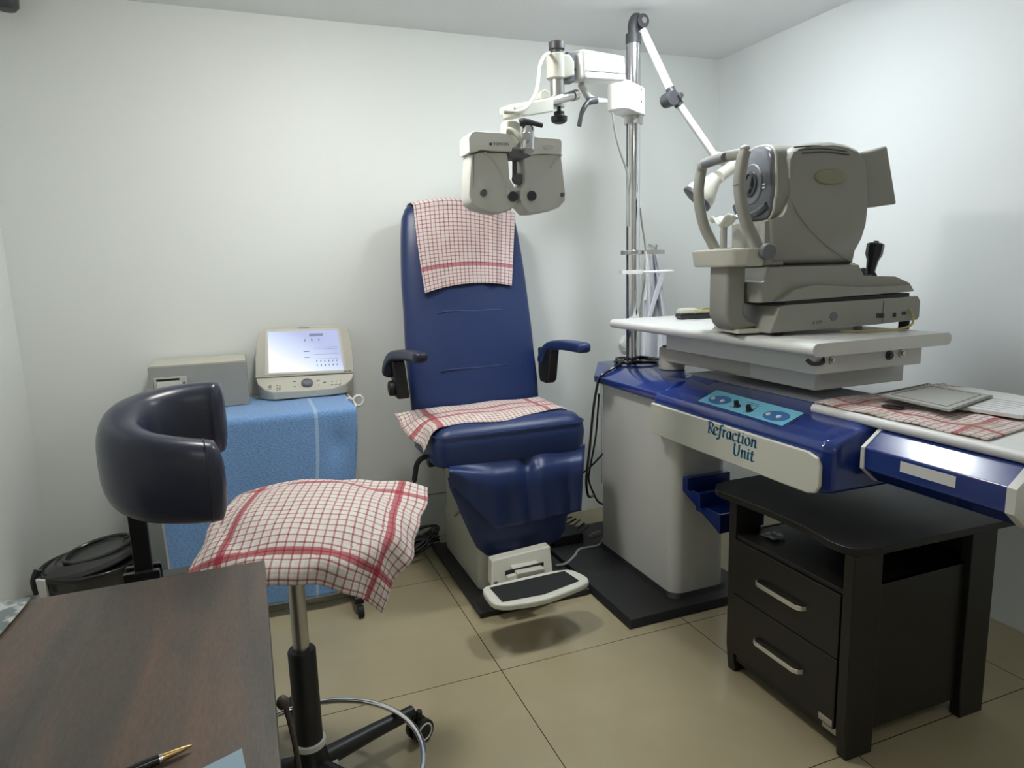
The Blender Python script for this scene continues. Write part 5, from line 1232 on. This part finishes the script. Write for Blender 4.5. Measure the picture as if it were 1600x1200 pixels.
# lead running down the pole
cable('grey lead hanging from the phoropter arm collar down the pole', [at(957, 176, Y=2.78), at(962, 210, Y=2.80), at(970, 240, Y=2.82), at(980, 270, Y=2.84), V((PX-.036, PY-.01, 1.75)), V((PX-.036, PY-.012, 1.6))], .0055, mat('grey_lead', (.35, .36, .33), .5))
cable('thin grey lead looping right of the chrome pole', [at(1000, 325, Y=2.90), at(1003, 350, Y=2.93), at(1008, 385, Y=2.95), at(1008, 430, Y=2.95), at(1004, 460, Y=2.95), at(998, 500, Y=2.93), at(994, 545, Y=2.93), V((1.83, 2.93, .952))], .0045, mat('grey_lead', (.35, .36, .33), .5))
# coil on the hood
cp_ = []
for k in range(34):
    a = 2*PI*k/13; rr_ = .085+.012*math.sin(k*1.3)
    cp_.append(V((PX+.01+rr_*1.15*math.cos(a), PY-.02+rr_*math.sin(a), .952+.0035*(k/13)+.003*math.sin(k*2.1)+.003)))
cp_ += [V((1.64, 2.80, .956)), V((1.585, 2.79, .935)), V((1.535, 2.80, .905)), V((1.522, 2.81, .86)), V((1.505, 2.82, .74)), V((1.49, 2.83, .56)), V((1.475, 2.84, .40)), V((1.50, 2.87, .30)), V((1.56, 2.93, .27))]
cable('black cable coiled round the pole foot and hanging down left of the column', cp_, .0065, blackg)
cable('thin black cable hanging behind the column', [at(936, 615, Y=2.93), at(931, 680, Y=2.95), at(922, 730, Y=2.98), at(920, 750, Y=3.0), at(928, 772, Y=3.0), at(936, 785, Y=3.0), at(950, 790, Y=3.0)], .005, blackg)
cable('black cable crossing in the gap between chair and column', [at(950, 700, Y=3.1), at(930, 722, Y=3.12), at(912, 738, Y=3.15), at(895, 752, Y=3.18), at(880, 775, Y=3.2)], .005, blackg)
cable('thin yellowish wire fixed along the back wall', [V((.55, 3.404, .246)), V((.765, 3.404, .244)), V((1.0, 3.404, .238)), V((1.5, 3.404, .235))], .0025, wirem, name='wall_wire', cat='wire')
cable('light grey cable lying on the black plate behind the footrest', [at(868, 884, Z=.035), at(885, 880, Z=.035), at(898, 868, Z=.035), at(906, 858, Z=.035), at(935, 852, Z=.035), V((1.60, 2.90, .04))], .006, mat('pale_lead', (.40, .41, .38), .5))
# tangle left of the pedestal
rnd = random.Random(5)
for k in range(7):
    c = V((.60+.035*rnd.uniform(-1, 1), 3.20+.05*rnd.uniform(-1, 1), 0)); pts = []
    A_, B_ = .10+.05*rnd.random(), .05+.03*rnd.random(); hgt_ = .05+.09*rnd.random(); ph_ = rnd.uniform(-.5, .5)
    pts.append(V((.44, 3.25-.02*k, .008)))
    for j in range(9):
        a = PI*.9+j*PI*2/8+ph_; pts.append(c+V((A_*math.cos(a)+.05, B_*math.sin(a)*.8, .012+hgt_*(.5+.5*math.sin(a+1.2)))))
    pts.append(V((.84, 3.27+.01*k, .02+.012*k)))
    cable(['black cable loop in the tangle left of the chair pedestal', 'outermost black cable loop left of the chair pedestal'][0], pts, .0055+.001*rnd.random(), blackg if k % 3 else dgrey, group='black cables tangled left of the chair pedestal')
for k in range(6):
    y0 = 3.0+.05*k; pts = [V((1.22, y0+.1, .05)), V((1.33, y0+.03, .045+.02*rnd.random())), V((1.42, y0+.05*rnd.uniform(-1, 1), .06+.04*rnd.random())), V((1.50, y0, .05)), V((1.58, y0+.02, .05+.03*rnd.random()))]
    cable('black cable bunched on the floor between pedestal and column', pts, .006, blackg if k % 2 else dgrey, group='black cables between pedestal and column')
tf_ = Thing('power_adapter', 'black finned power adapter on the plate behind the column', 'adapter', (1.42, 3.0, .03))
tf_.part('casing', MB().b2((1.34, 2.93, .030), (1.50, 3.06, .085)), blackr, bevel=.004)
for k in range(7):
    tf_.part('cooling_fin', MB().b2((1.335, 2.926, .038+.0065*k), (1.505, 3.064, .0405+.0065*k)), blackg)
q = at(925, 838, Y=2.90); solo('plug', MB().cyl(q, q+V((.05, .01, .005)), .016, .018).cyl(q+V((-.02, 0, -.002)), q, .008, .014), mat('grey_plug', (.16, .16, .15), .5), 'grey plug lying among the black cables beside the column', 'plug', tuple(q))
